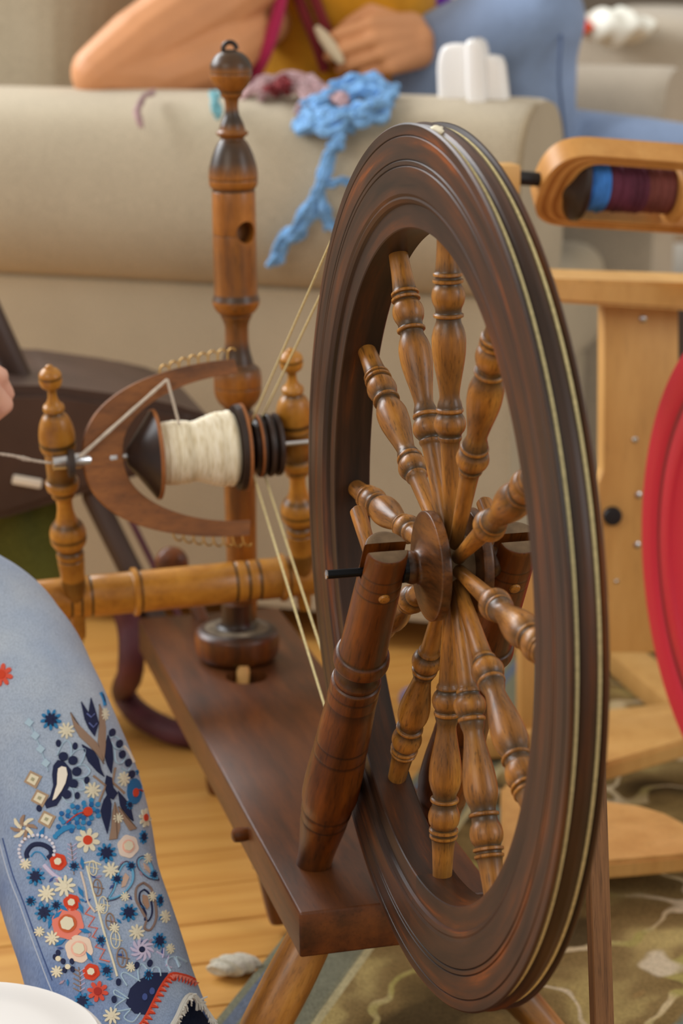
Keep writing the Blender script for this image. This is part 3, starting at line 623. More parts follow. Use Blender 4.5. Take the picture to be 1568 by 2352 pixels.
# --- drive band: double loop round the wheel and the two whorls
def band(xw, rw, pxw, rr):
    wc = ax_at(pxw); cy, cz = wc.y, wc.z - H; D = math.hypot(cy, cz); th0 = math.atan2(cz, cy); al = math.acos((rw - rr) / D)
    pts = []
    a0, a1 = th0 + al, th0 - al + 2 * pi
    for k in range(121):
        a = a0 + (a1 - a0) * k / 120; pts.append(W(xw, rw * cos(a), rw * sin(a)))
    e0 = W(wc.x, cy + rr * cos(a1), cz + rr * sin(a1)); 
    for k in range(1, 12): pts.append(pts[120].lerp(e0, k / 12.0))
    for k in range(13):
        a = th0 - al + 2 * al * k / 12; pts.append(W(wc.x, cy + rr * cos(a), cz + rr * sin(a)))
    q = pts[-1].copy(); s0 = pts[0].copy()
    for k in range(1, 12): pts.append(q.lerp(s0, k / 12.0))
    bm = bmesh.new(); tube(bm, pts, 0.00105, 8, closed=True); return bm
db = obj('drive_band', band(0.0050, 0.2967, 575.5, 0.0174), M['band'], sw)
obj('drive_band', band(0.0186, 0.2967, 605.5, 0.0250), M['band'], sw)
bm = bmesh.new(); kc = Vector((0.004, -0.0, 0)); a = radians(90 + 4.5)
c = W(0.0052, 0.298 * cos(a), 0.298 * sin(a)); limb(bm, [(c + Vector((-0.001, 0.004, 0.0003)), 0.0026), (c + Vector((0, 0, 0.0008)), 0.0034), (c + Vector((0.002, -0.005, -0.0004)), 0.0024)])
limb(bm, [(c, 0.0022), (c + Vector((0.004, 0.001, 0.002)), 0.0014)])
obj('band_knot', remeshed(bm, 0.0008, 4), M['knot'], db)

# --- spun yarn (held by the hand, runs through the orifice to the bobbin)
bm = bmesh.new(); P1 = og + ax * -0.001
hy = [atY(-86, 1046, 0.548), atY(-40, 1036, 0.555), atY(2, 1043, 0.565), atY(30, 1047, 0.567), atY(58, 1054, 0.571), atY(90, 1060, 0.576), P1]
cs = catmull(hy, 8); tube(bm, cs, [0.0013 + 0.0009 * exp(-((i - 31) / 3.0) ** 2) + 0.0002 * sin(i * 1.9) for i in range(len(cs))], 7)
hk = A0 + ax * (L * 0.46 + 0.004) + tv * (hwid * 1.04 + 0.010)
oe = ax_at(180) + Vector((0, -0.010, 0.006)); hkp = atY(384, 871, YF + 0.002)
cs = [oe.lerp(hkp, k / 12) for k in range(13)]; tube(bm, cs, [0.0020 - 0.0006 * k / 12 + 0.0002 * sin(k * 2) for k in range(13)], 7)
e1 = atY(411, 974, YF - 0.008); cs = [hkp.lerp(e1, k / 8) for k in range(9)]; tube(bm, cs, 0.0014, 7)
tag(obj('spun_yarn', bm, M['yarn']), 'off-white handspun yarn running from the fingers through the orifice to the bobbin', 'yarn')

# ================================================================== SOFA
SX = Matrix(((SA.x, SB.x, 0, SO.x), (SA.y, SB.y, 0, SO.y), (0, 0, 1, 0), (0, 0, 0, 1)))
def la(P): return (P - SO).dot(SA)
AF = la(atB(1196, 330, -0.03))                                  # a of the arm's front face
sf = tag(empty('sofa', sofa(-0.4, 0.9, 0)), 'beige cloth sofa with a fat rolled arm, behind the spinning wheel', 'sofa')
def extrude_a(prof, a0, a1, rnd=0.02):
    """closed (b, z) outline run along the sofa's a axis with softened ends"""
    bm = bmesh.new(); cb = sum(p[0] for p in prof) / len(prof); cz = sum(p[1] for p in prof) / len(prof); rings = []
    for a, k in ((a0, 1), (a1 - rnd, 1), (a1 - rnd * 0.35, 1 - rnd * 0.25), (a1, 1 - rnd * 1.2)):
        rings.append([bm.verts.new((a, cb + (p[0] - cb) * k, cz + (p[1] - cz) * k)) for p in prof])
    n = len(prof)
    for A, B in zip(rings, rings[1:]):
        for i in range(n): bm.faces.new((A[i], A[(i + 1) % n], B[(i + 1) % n], B[i]))
    bm.faces.new(rings[0][::-1]); bm.faces.new(rings[-1]); return bm
def rounded(pts, k=5):
    n = len(pts); V = [Vector((p[0], p[1], 0)) for p in pts]; out = []
    for i in range(n):
        p0, p1, p2, p3 = V[i - 1], V[i], V[(i + 1) % n], V[(i + 2) % n]
        for j in range(k):
            t = j / k; q = 0.5 * ((2 * p1) + (p2 - p0) * t + (2 * p0 - 5 * p1 + 4 * p2 - p3) * t * t + (3 * p1 - p0 - 3 * p2 + p3) * t ** 3); out.append((q.x, q.y))
    return out
roll = rounded([(0.02, .49), (-.022, .515), (-.046, .575), (-.040, .655), (-.008, .712), (.055, .736), (.13, .738), (.20, .722), (.245, .675), (.255, .59), (.24, .50), (.13, .482)])
obj('arm_roll', extrude_a(roll, AF - 1.15, AF, 0.03), M['sofa'], sf, SX, sharp=60)
pan = [(0.0, .05), (0.0, .49), (.012, .498), (.23, .498), (.24, .49), (.24, .05)]
obj('arm_panel', extrude_a(pan, AF - 1.15, AF - 0.012, 0.012), M['sofa'], sf, SX)
def soft_box(a0, a1, b0, b1, z0, z1, bev=0.05, noise=0.0, seed=0):
    bm = bmesh.new(); box(bm, a1 - a0, b1 - b0, z1 - z0, ((a0 + a1) / 2, (b0 + b1) / 2, (z0 + z1) / 2), bev, 5)
    if noise:
        bmesh.ops.subdivide_edges(bm, edges=bm.edges[:], cuts=3, use_grid_fill=True)
        for v in bm.verts: v.co += Vector((0, 0, 1)) * noise * sin(v.co.x * 23 + seed + v.co.y * 11) + Vector((0, -1, 0)) * noise * sin(v.co.z * 31 + v.co.x * 13 + seed)
    return bm
def bez_tube(name, pts, r, m, par): bm = bmesh.new(); tube(bm, catmull(pts, 8), r, 8); return obj(name, bm, m, par)
obj('seat_base', soft_box(AF - 0.95, AF - 0.05, 0.243, 0.737, 0.06, 0.30, 0.02), M['sofa'], sf, SX)
obj('seat_cushion', soft_box(AF - 0.70, AF - 0.015, 0.252, 0.728, 0.302, 0.475, 0.05), M['sofa'], sf, SX)
for b0, a0 in ((0.08, 0.1), (0.90, 0.1), (0.08, 1.0), (0.90, 1.0)):
    bm = lathe([(0, 0.022), (0.05, 0.028)], 20, 1); obj('foot', bm, M['black'], sf, Matrix.Translation(sofa(AF - a0, b0, 0.0005)))
seam = [sofa(AF - 0.001, b * .97 + .003, z * .985 + .009) for b, z in rounded([(0.02, .50), (-.022, .525), (-.046, .575), (-.040, .655), (-.008, .712), (.055, .736), (.13, .738)], 4)[:21]]
bm = bmesh.new(); tube(bm, seam, 0.004, 6); obj('piping', bm, M['seam'], sf)
obj('back_frame', soft_box(AF - 1.15, AF - 0.94, 0.243, 0.737, 0.06, 0.96, 0.04), M['sofa'], sf, SX)
obj('back_cushion', soft_box(AF - 0.99, AF - 0.70, 0.262, 0.718, 0.478, 1.12, 0.09, 0.014, 2), M['sofa'], sf, SX)
DB = 0.755
AF2 = la(atB(1522, 240, DB - 0.03))
obj('arm_roll', extrude_a([(b + DB, z) for b, z in roll], AF - 1.15, AF2, 0.03), M['seat'], sf, SX, sharp=60)
obj('arm_panel', extrude_a([(b + DB, z) for b, z in pan], AF - 1.15, AF2 - 0.012, 0.012), M['seat'], sf, SX)

# far upholstered footstool and bench beyond the knee
def px_slab(poly, b, t, m, name, par=None, bev=0.012):
    bm = prism([atB(x, y, b) for x, y in poly], SB * t)
    if bev: bmesh.ops.bevel(bm, geom=bm.edges[:], offset=bev, segments=4, profile=0.5, affect='EDGES')
    return obj(name, bm, m, par, sharp=50)
oc = tag(empty('couch', sofa(0.9, 1.75, 0)), 'grey beige couch beyond the raised knee, at the right edge behind the rolled arms', 'couch')
px_slab([(1270, 36), (1400, 30), (1560, 40), (1760, 60), (1780, 330), (1270, 330)], 1.45, 0.62, M['seat'], 'seat_cushion', oc, 0.05)
px_slab([(1270, 340), (1780, 340), (1790, 560), (1270, 560)], 1.47, 0.60, M['seat'], 'seat_base', oc, 0.02)
for x, b in ((1290, 1.5), (1750, 1.5), (1290, 2.0), (1750, 2.0)):
    q = atB(x, 556, b); bm = lathe([(0, 0.02), (max(0.05, q.z + .01), 0.028)], 16, 1); obj('leg', bm, M['black'], oc, Matrix.Translation((q.x, q.y, 0.0005)))

# ================================================================== KNITTER ON THE SOFA
kn = tag(empty('person', sofa(-0.1, 0.5, 0.48)), 'person in a mustard top and blue jeans knitting on the sofa behind the wheel', 'person')
bm = bmesh.new()
el = atB(232, 168, 0.11); sh = atB(700, -175, 0.34); hip = atB(820, 300, 0.52); chest = atB(790, -130, 0.50)
limb(bm, [(hip, 0.125), (atB(800, 90, 0.51), 0.118), (chest, 0.135)]); limb(bm, [(chest, 0.10), (sh, 0.072)])
limb(bm, [(sh, 0.066), (atB(470, 10, 0.22), 0.059), (atB(320, 105, 0.15), 0.052), (el, 0.042)])
limb(bm, [(el, 0.040), (atB(345, 176, 0.15), 0.048), (atB(500, 118, 0.22), 0.052), (atB(566, 70, 0.27), 0.042), (atB(640, 40, 0.36), 0.03)])
# hand holding the work, in front of the lap
wr_ = atB(950, 94, 0.37)
limb(bm, [(atB(915, 235, 0.54), 0.044), (atB(938, 165, 0.44), 0.034), (wr_, 0.030)])
hand(bm, wr_, SB * -0.86 - SA * 0.26 + Vector((0, 0, -0.04)), Vector((0, 0, 0.9)) - SA * 0.34, 1.12, (72, 76, 80, 84), 0.8, 0.031)
body = obj('body', remeshed(bm, 0.0028, 5), M['skin'], kn)
bm = bmesh.new(); limb(bm, [(hip, 0.132), (atB(785, 100, 0.47), 0.140), (atB(780, -20, 0.47), 0.145), (chest, 0.148)], 28); limb(bm, [(chest, 0.112), (atB(745, -190, 0.45), 0.09)], 20)
obj('knit_top', remeshed(bm, 0.010, 5), [M['yellow']], kn)
bz = [atB(652, -60, 0.30), atB(644, 0, 0.27), atB(630, 60, 0.255), atB(610, 120, 0.25), atB(584, 172, 0.26), atB(560, 210, 0.28)]
bm = bmesh.new(); tube(bm, catmull(bz, 6), 0.0095, 10); obj('armhole_trim', bm, M['magenta'], kn)
bm = bmesh.new(); tube(bm, catmull([atB(360, 200, 0.16), atB(430, 196, 0.19), atB(510, 206, 0.22), atB(590, 196, 0.30)], 6), [0.010] * 19, 10); obj('top_hem', bm, M['maroon'], kn)
bm = bmesh.new()
kt = [atB(690, -40, 0.318), atB(720, 40, 0.312), atB(742, 95, 0.312), atB(765, 165, 0.315)]
for q in (-1, 1): tube(bm, [p + SA * 0.012 * q for p in catmull(kt, 5)], 0.008, 8)
obj('brown_placket', bm, M['maroon'], kn)
bm = bmesh.new()
limb(bm, [(atB(880, 270, 0.50), 0.108), (atB(1000, 168, 0.46), 0.086), (atB(1140, 78, 0.44), 0.074), (atB(1236, 46, 0.43), 0.069)], 22)
limb(bm, [(atB(1236, 46, 0.43), 0.068), (atB(1236, 130, 0.44), 0.057), (atB(1240, 210, 0.45), 0.053), (atB(1255, 310, 0.46), 0.044), (atB(1258, 370, 0.47), 0.042)], 22)
limb(bm, [(atB(1090, 250, 0.50), 0.050), (atB(1180, 150, 0.49), 0.042), (atB(1222, 90, 0.46), 0.045)], 18)
limb(bm, [(atB(1150, 330, 0.62), 0.074), (atB(1330, 338, 0.52), 0.056), (atB(1480, 352, 0.46), 0.052), (atB(1640, 372, 0.44), 0.048)], 20)
limb(bm, [(atB(880, 300, 0.56), 0.11), (atB(1150, 330, 0.62), 0.08)], 18)
je = obj('jeans', remeshed(bm, 0.008, 6), M['jean2'], kn)
sm_ = [atB(1293, 36, 0.425), atB(1287, 100, 0.372), atB(1284, 180, 0.37), atB(1290, 250, 0.385), atB(1297, 320, 0.40)]
bm = bmesh.new(); tube(bm, catmull(sm_, 6), 0.0022, 6); obj('side_seam', bm, plain('dark_blue_seam', (86, 104, 142), 0.9), je)
# pale needle and work
bm = bmesh.new(); tube(bm, catmull([atB(726, 62, 0.26), atB(760, 108, 0.255), atB(786, 146, 0.25)], 4), [0.004, 0.006, 0.0085, 0.009, 0.0095, 0.009, 0.008, 0.006, 0.004], 10)
tag(obj('knitting_spool', bm, plain('pale_wood', (206, 188, 158), 0.6)), 'pale wooden spool held near the fingers of the person on the sofa', 'spool')

# ================================================================== THINGS LYING ON THE SOFA ARM
def fibre(name, strands, r, m, label, cat, seed=1, fuzz=0.35, par=None):
    random.seed(seed); bm = bmesh.new()
    for st, rr in strands:
        p = catmull(st, 7); n = len(p)
        rad = [rr * (1 + fuzz * (random.random() - .5)) * (0.55 if i in (0, n - 1) else 1) for i in range(n)]
        for f in range(9):
            o0 = Vector((random.uniform(-1, 1), random.uniform(-1, 1), random.uniform(-1, 1))) * rr * 0.62; ph = random.uniform(0, 6)
            q = [v + o0 * (0.75 + 0.5 * sin(ph + i * 0.7)) + Vector((random.uniform(-1, 1), random.uniform(-1, 1), random.uniform(-1, 1))) * rr * 0.10 for i, v in enumerate(p)]
            tube(bm, q, [w * random.uniform(.32, .48) for w in rad], 6)
    o = obj(name, bm, m, par); 
    if label: tag(o, label, cat)
    return o
aB = lambda pts: [atB(*p) for p in pts]
fibre('blue_roving', [
    (aB([(690, 268, -.02), (720, 286, -.045), (790, 276, -.05), (850, 256, -.04), (890, 232, -.01)]), 0.017),
    (aB([(700, 262, .0), (735, 240, .0), (790, 222, .02), (850, 205, .03), (885, 215, .03)]), 0.016),
    (aB([(880, 225, .02), (850, 250, -.02), (800, 262, -.03), (740, 268, -.03), (705, 250, -.0)]), 0.014),
    (aB([(905, 215, .06), (865, 190, .05), (810, 190, .05), (770, 205, .04)]), 0.016),
    (aB([(800, 268, -.045), (776, 312, -.062), (760, 345, -.064), (740, 400, -.066), (722, 470, -.066), (690, 520, -.066), (655, 555, -.064), (618, 602, -.062)]), 0.0105),
    (aB([(770, 320, -.064), (752, 370, -.068), (736, 430, -.070), (742, 480, -.068), (764, 524, -.066)]), 0.009),
    (aB([(738, 430, -.071), (762, 420, -.070), (788, 414, -.070), (800, 420, -.068)]), 0.007),
    (aB([(728, 440, -.066), (700, 500, -.068), (666, 540, -.066), (628, 590, -.064)]), 0.009)], 0, M['blueyarn'], 'tangle of bright blue wool roving hanging over the sofa arm', 'wool', 4)
fibre('mauve_roving', [
    (aB([(560, 218, .05), (600, 196, .05), (650, 180, .06), (700, 185, .06), (735, 205, .04)]), 0.011),
    (aB([(690, 258, .0), (702, 236, .0), (730, 214, .02), (780, 222, .0), (796, 240, -.01)]), 0.010),
    (aB([(600, 222, .03), (640, 205, .04), (690, 210, .03), (712, 250, -.01)]), 0.009)], 0, M['mauve'], 'dusty mauve wool roving beside the blue tangle on the sofa arm', 'wool', 5)
fibre('red_roving', [(aB([(622, 206, .02), (640, 192, .03), (655, 200, .02)]), 0.013)], 0, M['maroon'], 'small dark red wool scrap between mauve strands on the sofa arm', 'wool', 6)
fibre('teal_roving', [(aB([(492, 214, -.0), (494, 234, -.035), (498, 268, -.055)]), 0.008)], 0, M['teal'], 'small pale teal wool wisp behind the tall post finial', 'wool', 7)
fibre('mauve_strand', [(aB([(350, 210, .02), (330, 222, -.02), (314, 250, -.048), (322, 290, -.062)]), 0.005)], 0, M['mauve'], 'thin mauve strand curling over the sofa arm below the elbow', 'wool', 8)
wc = tag(empty('white_case', atB(1085, 268, 0.09)), 'white plastic case standing open on the sofa arm before the jeans', 'case')
px_slab([(1004, 268), (1000, 150), (1008, 112), (1024, 100), (1072, 100), (1078, 268)], 0.075, 0.02, M['white'], 'front_panel', wc, 0.008)
px_slab([(1070, 270), (1064, 100), (1074, 90), (1092, 88), (1104, 106), (1116, 270)], 0.055, 0.05, M['white'], 'spine', wc, 0.008)
px_slab([(1112, 272), (1106, 126), (1140, 128), (1152, 140), (1168, 272)], 0.07, 0.03, M['white'], 'lid', wc, 0.008)
def blob(name, px, py, b, r, m, label, cat, sq=(1, 1, 1), seed=0, amp=0.12):
    bm = bmesh.new(); bmesh.ops.create_icosphere(bm, subdivisions=4, radius=r)
    for v in bm.verts:
        d = v.co.normalized(); w = 1 + amp * (sin(7 * d.x + seed) * sin(6 * d.y + 2 * seed) + .5 * sin(13 * d.z + 5 * d.x + seed)); v.co = Vector((v.co.x * w * sq[0], v.co.y * w * sq[1], v.co.z * w * sq[2]))
    return tag(obj(name, bm, m, None, Matrix.Translation(atB(px, py, b)) @ SX.to_3x3().to_4x4()), label, cat)
blob('violet_yarn_ball', 1000, 14, 0.80, 0.030, M['purple'], 'violet yarn ball behind the raised jeans knee', 'yarn', seed=2)
blob('beige_yarn_ball', 950, 44, 0.66, 0.040, M['mauve'], 'greyish beige yarn ball just right of the knitting hand', 'yarn', seed=4)
blob('cream_yarn_ball', 1042, -8, 0.92, 0.030, M['foil'], 'cream yarn ball right of the violet one at the top edge', 'yarn', seed=5)
bg = tag(empty('snack_bag', atB(1400, 90, 1.4)), 'crumpled white and orange red wrapper beyond the knee on the couch', 'wrapper')
bm = bmesh.new(); bmesh.ops.create_icosphere(bm, subdivisions=4, radius=0.055)
for v in bm.verts: v.co = Vector((v.co.x * 1.35, v.co.y * .7, v.co.z * (.62 - .35 * max(0, v.co.x / .055)) + 0.006 * sin(v.co.x * 160 + v.co.y * 90)))
obj('wrapper', bm, M['foil'], bg, Matrix.Translation(atB(1420, 62, 1.405)) @ SX.to_3x3().to_4x4())
bm = prism(aB([(1312, 22, 1.395), (1322, 20, 1.395), (1372, 62, 1.395), (1340, 80, 1.395), (1322, 82, 1.395)]), SB * -0.03); bmesh.ops.bevel(bm, geom=bm.edges[:], offset=0.003, segments=2, affect='EDGES')
obj('red_end', bm, M['orange'], bg)

# ================================================================== PALE MODERN SPINNING WHEEL ON THE RIGHT
YL = 0.80
lw = tag(empty('spinning_wheel', Vector((0.62, 0.95, 0))), 'modern pale pine spinning wheel with a crimson drive wheel, at the right edge', 'spinning wheel')
def yslab(poly, Y, t, m, name, par=lw, bev=0.003):
    bm = prism([atY(x, y, Y) for x, y in poly], Vector((0, t, 0)))
    if bev: bmesh.ops.bevel(bm, geom=bm.edges[:], offset=bev, segments=2, profile=0.5, affect='EDGES')
    return obj(name, bm, m, par, sharp=40)
ub = [(1388, 640), (1559, 645), (1562, 1500), (1478, 1500), (1470, 1440), (1445, 1400), (1402, 1400), (1398, 1380), (1384, 1330), (1376, 1110), (1384, 1085)]
yslab([(1388, 650), (1559, 655), (1562, 1500), (1398, 1500), (1396, 1380), (1376, 1330), (1374, 1110), (1386, 1080)], YL, 0.022, M['pine'], 'upright')
q0 = atY(1196, 1375, YL + .05); yslab([(1196, 1240), (1236, 1244), (1232, 1705), (1196, 1702)], YL + 0.05, 0.02, M['pine'], 'back_upright')
T0 = atY(1250, 642, YL - 0.035); T1 = atY(1660, 665, YL - 0.035)
def beam(a, b, hz, dy, m, name, par=lw, bev=0.003):
    X = frame(a, b - a, Vector((0, 1, 0))); L_ = (b - a).length; bm = bmesh.new(); box(bm, dy, hz, L_, (0, 0, L_ / 2), bev, 2); return obj(name, bm, m, par, X)
bm = prism([atY(1236, 640, YL - .05), atY(1700, 655, YL - .05), atY(1700, 722, YL - .05), atY(1236, 694, YL - .05)], Vector((0, 0.085, 0))); bmesh.ops.bevel(bm, geom=bm.edges[:], offset=0.004, segments=2, affect='EDGES')
obj('table_beam', bm, M['pine'], lw)
for x, y, r in ((1475, 732, 9), (1457, 1010, 7), (1465, 1137, 8), (1462, 1252, 8), (1415, 1335, 5)):
    P = atY(x, y, YL); R_ = r * mpp(P); bm = lathe([(-0.006, R_), (0.0015, R_), (0.0025, R_ * .6)], 20, 1); obj('screw', bm, M['steel'], lw, frame(P, Vector((0, -1, 0))))
P = atY(1405, 1184, YL); R_ = 22 * mpp(P)
bm = lathe([(-0.004, R_), (0.006, R_), (0.009, R_ * .85), (0.0095, R_ * .3)], 28, 2); obj('knob', bm, M['black'], lw, frame(P, Vector((-.25, -1, 0.1))))
# crimson wheel
RWc = atY(1712, 1318, 0.46); rp = mpp(RWc) * 590; RAX = Vector((cos(radians(1)), sin(radians(1)), 0))
kx = rp / 0.27
rx = [(0.0, .268), (0.0, .235), (.002, .232), (.003, .226, 1), (.002, .220), (0.0, .217), (-.001, .195), (.001, .190), (.0025, .187), (.002, .140), (.003, .132, 0), (.025, .132), (.028, .187), (.030, .268), (.028, .270), (.022, .264), (.016, .262), (.009, .264), (.002, .270)]
rimq = [p for p in rx]
mred, ntr, bred = mat('crimson_lacquered_wheel', 0.33, 0.5)
at_ = N(ntr, 'ShaderNodeAttribute', attribute_name='stain'); ntr.links.new(mix(ntr, at_.outputs['Fac'], lin((186, 30, 50)), lin((70, 10, 20))), bred.inputs[0])
rw = obj('drive_wheel', loft_ring([(p[0], p[1] * kx, p[2] if len(p) > 2 else 0) for p in rimq], 128), mred, lw, frame(RWc, RAX, Vector((0, 0, 1))), sharp=40)
for i in range(5):
    a = 2 * pi * i / 5 + .5; d = Vector((-RAX.y * cos(a), RAX.x * cos(a), sin(a))); X = frame(RWc + RAX * .014, d); bm = bmesh.new(); box(bm, 0.016, 0.05, .16 * kx, (0, 0, .075 * kx), .004, 2); obj('spoke', bm, mred, rw, X)
bm = lathe([(0, .03), (.03, .03)], 24, 1); obj('hub', bm, mred, rw, frame(RWc, Vector((1, 0, 0))))
# treadles and base
def zslab(poly, z, t, m, name, bev=0.004):
    bm = prism([atZ(x, y, z) for x, y in poly], Vector((0, 0, -t))); bmesh.ops.bevel(bm, geom=bm.edges[:], offset=bev, segments=2, affect='EDGES'); return obj(name, bm, m, lw, sharp=40)
zslab([(1320, 1655), (1400, 1648), (1568, 1636), (1680, 1632), (1680, 1668), (1568, 1702), (1398, 1752), (1300, 1770)], 0.075, 0.022, M['pine'], 'treadle')
zslab([(1150, 1800), (1250, 1800), (1380, 1836), (1470, 1848), (1530, 1866), (1568, 1886), (1680, 1950), (1640, 1952), (1568, 1964), (1364, 1982), (1150, 1985)], 0.060, 0.020, M['pine'], 'treadle')
bm = bmesh.new(); box(bm, 0.05, 0.55, 0.03, (0, 0, 0), .004); obj('base_rail', bm, M['pine'], lw, Matrix.Translation(Vector((0.62, 0.95, 0.028))))
bm = bmesh.new(); box(bm, 0.42, 0.05, 0.03, (0, 0, 0), .004); obj('base_rail', bm, M['pine'], lw, Matrix.Translation(Vector((0.55, 0.865, 0.0285))))
# flyer of layered ply, its bobbin and shaft
YR = 0.72
F0 = atY(1236, 412, YR); FX = (atY(1568, 436, YR) - F0).normalized(); FT = Vector((0, -0.64, 0.77)); FT = (FT - FX * FT.dot(FX)).normalized(); FN = FX.cross(FT)
mp_ = mpp(F0); Lf = 420 * mp_
def fpt(x, y, z): return F0 + FX * x + FT * y + FN * z
def ply_layers(prof_out, prof_in, layers, name0):
    n = len(prof_out); first = None
    for li in range(layers):
        t0, t1 = li / layers, (li + 1) / layers; bm = bmesh.new(); rings = []
        ins = 0.0 if li % 2 == 0 else 0.0008
        for o_, i_ in zip(prof_out, prof_in):
            p = o_.lerp(i_, t0); q = o_.lerp(i_, t1); rings.append([bm.verts.new(fpt(p.x, p.y, -0.0135 + ins)), bm.verts.new(fpt(p.x, p.y, 0.0135 - ins)), bm.verts.new(fpt(q.x, q.y, 0.0135 - ins)), bm.verts.new(fpt(q.x, q.y, -0.0135 + ins))])
        for a, b in zip(rings, rings[1:]):
            for k in range(4): bm.faces.new((a[k], a[(k + 1) % 4], b[(k + 1) % 4], b[k]))
        bm.faces.new(rings[0][::-1]); bm.faces.new(rings[-1])
        if first is None: first = obj('flyer', bm, M['ply'], lw)
        else: obj('ply_layer', bm, M['ply'] if li % 2 == 0 else M['plydark'], first)
    return first
o_, i_ = [], []
for k in range(41):
    a = -pi / 2 + pi * k / 40; c_, s_ = cos(a), sin(a)
    yy = (abs(s_) ** 0.7) * (1 if s_ > 0 else -1); xx = 1 - abs(c_) ** 0.7
    o_.append(Vector((xx * 0.050, yy * 116 * mp_, 0))); i_.append(Vector((0.030 + xx * 0.026, yy * 90 * mp_, 0)))
o_ = [Vector((Lf, o_[0].y, 0))] + o_ + [Vector((Lf, o_[-1].y, 0))]; i_ = [Vector((Lf, i_[0].y, 0))] + i_ + [Vector((Lf, i_[-1].y, 0))]
fl2 = ply_layers(o_, i_, 5, 'flyer')
for k in range(7):
    c = fpt((78 + k * 44) * mp_, 92 * mp_, -0.015); bm = bmesh.new(); tube(bm, [c + FX * (0.0052 * cos(t)) - FT * 0.006 + FT * (0.0062 * sin(t)) for t in [pi * 2 * j / 12 for j in range(12)]], 0.0013, 6, closed=True); obj('hook', bm, M['steel'], fl2)
for k in range(5):
    c = fpt((218 + k * 40) * mp_, -122 * mp_, -0.012); bm = bmesh.new(); tube(bm, [c + FX * (0.0052 * cos(t)) - FT * 0.004 + FT * (0.0062 * sin(t)) for t in [pi * 2 * j / 12 for j in range(12)]], 0.0013, 6, closed=True); obj('hook', bm, M['steel'], fl2)
bm = lathe([(0, 0.0074), (0.11, 0.0074)], 20, 1); obj('shaft', bm, M['black'], fl2, frame(F0 - FX * 62 * mp_, FX))
bm = bmesh.new(); box(bm, 0.035, 0.03, 0.030, (0, 0, 0), .003); obj('maiden', bm, M['pine'], lw, Matrix.Translation(atY(1148, 410, YR)))
mb0 = atY(1150, 412, YR + .012); bm = bmesh.new(); box(bm, 0.028, 0.022, 0.115, (0, 0, 0), .003); obj('maiden', bm, M['pine'], lw, Matrix.Translation(mb0 + Vector((0, 0.02, -0.07))))
FB = frame(fpt(0, 0, 0) + Vector((0, 0, -4 * mp_)), FX); s = lambda px: (px - 1236) * mp_
bm = lathe([(s(1290), 26 * mp_), (s(1300), 40 * mp_), (s(1322), 84 * mp_), (s(1334), 86 * mp_), (s(1338), 80 * mp_), (s(1338), 20 * mp_)], 36, 2); bb = obj('bobbin', bm, M['bobbin'], lw, FB)
def wound(a0, a1, r, m, amp=0.0012):
    pr = [(s(a0), 14 * mp_)]; n = max(6, int((a1 - a0) / 5))
    for k in range(n + 1): pr.append((s(a0 + 1 + (a1 - a0 - 2) * k / n), r * mp_ + amp * sin(k * 2.3) * (0.5 + random.random())))
    pr.append((s(a1), 14 * mp_)); return obj('wound_yarn', lathe(pr, 36, 1), m, bb, FB, sharp=70)
wound(1338, 1394, 60, M['bluewound']); wound(1394, 1490, 57, M['purpleyarn']); wound(1490, 1560, 54, M['brownyarn'])
bm = lathe([(s(1562), 60 * mp_), (s(1566), 74 * mp_), (s(1580), 76 * mp_), (s(1584), 70 * mp_)], 36, 1); obj('flange', bm, M['ply'], bb, FB)
bm = bmesh.new(); box(bm, 0.03, 0.03, 0.16, (0, 0, 0), .004); obj('maiden', bm, M['pine'], lw, Matrix.Translation(fpt(s(1668), 0, 0.0) - Vector((0, 0, 0.03))))

# ================================================================== THINGS AT THE LEFT, BEHIND THE SPINNER'S KNEE
dk = tag(empty('footstool', Vector((-0.33, 1.05, 0))), 'dark brown leather footstool behind the left flyer upright', 'footstool')
YK = 1.02
bm = prism([atY(x, y, YK) for x, y in [(-260, 900), (-60, 890), (120, 890), (330, 918), (440, 942), (500, 965), (470, 1010), (380, 1070), (300, 1108), (160, 1150), (0, 1200), (-260, 1240)]], Vector((0, 0.26, 0))); bmesh.ops.bevel(bm, geom=bm.edges[:], offset=0.012, segments=4, affect='EDGES')
obj('seat_pad', bm, M['choc'], dk)
def bar2(a, b, r, m, name, par): bm = bmesh.new(); limb(bm, [(a, r), (b, r)]); return obj(name, bm, m, par)
lg = lambda x0, y0, x1, y1, Y0, Y1, r, m='choc': bar2(atY(x0, y0, Y0), atY(x1, y1, Y1), r, M[m], 'leg', dk)
lg(215, 1140, 330, 1370, YK + .03, YK - .03, 0.014); a_ = atY(330, 1370, YK - .03); b_ = atY(215, 1140, YK + .03); dd = (a_ - b_).normalized()
bar2(a_, b_ + dd * ((0.016 - b_.z) / dd.z), 0.014, M['choc'], 'leg', dk)
bar2(atY(248, 1140, YK + .02) + Vector((0.012, -.02, 0)), b_ + dd * ((0.03 - b_.z) / dd.z) + Vector((0.028, -.02, 0)), 0.004, M['plum'], 'rail', dk)
bar2(atY(-60, 640, YK + .10), atY(40, 860, YK + .09), 0.016, M['choc'], 'back_post', dk); bar2(atY(40, 860, YK + .09), atY(70, 930, YK + .09), 0.016, M['choc'], 'back_post', dk)
bar2(atY(-200, 1150, YK + .2), Vector((-0.52, 1.24, 0.016)), 0.014, M['choc'], 'leg', dk)
bm = bmesh.new(); box(bm, .034, .0045, .011, (0, 0, 0), .0018, 2); obj('painted_highlight', bm, M['foil'], dk, Matrix.Translation(atY(62, 1106, YK - .002)) @ Matrix.Rotation(radians(14), 4, 'Y'))  # white strip added to paint a bright highlight on the dark leather edge
bm = bmesh.new(); bmesh.ops.create_icosphere(bm, subdivisions=4, radius=1)
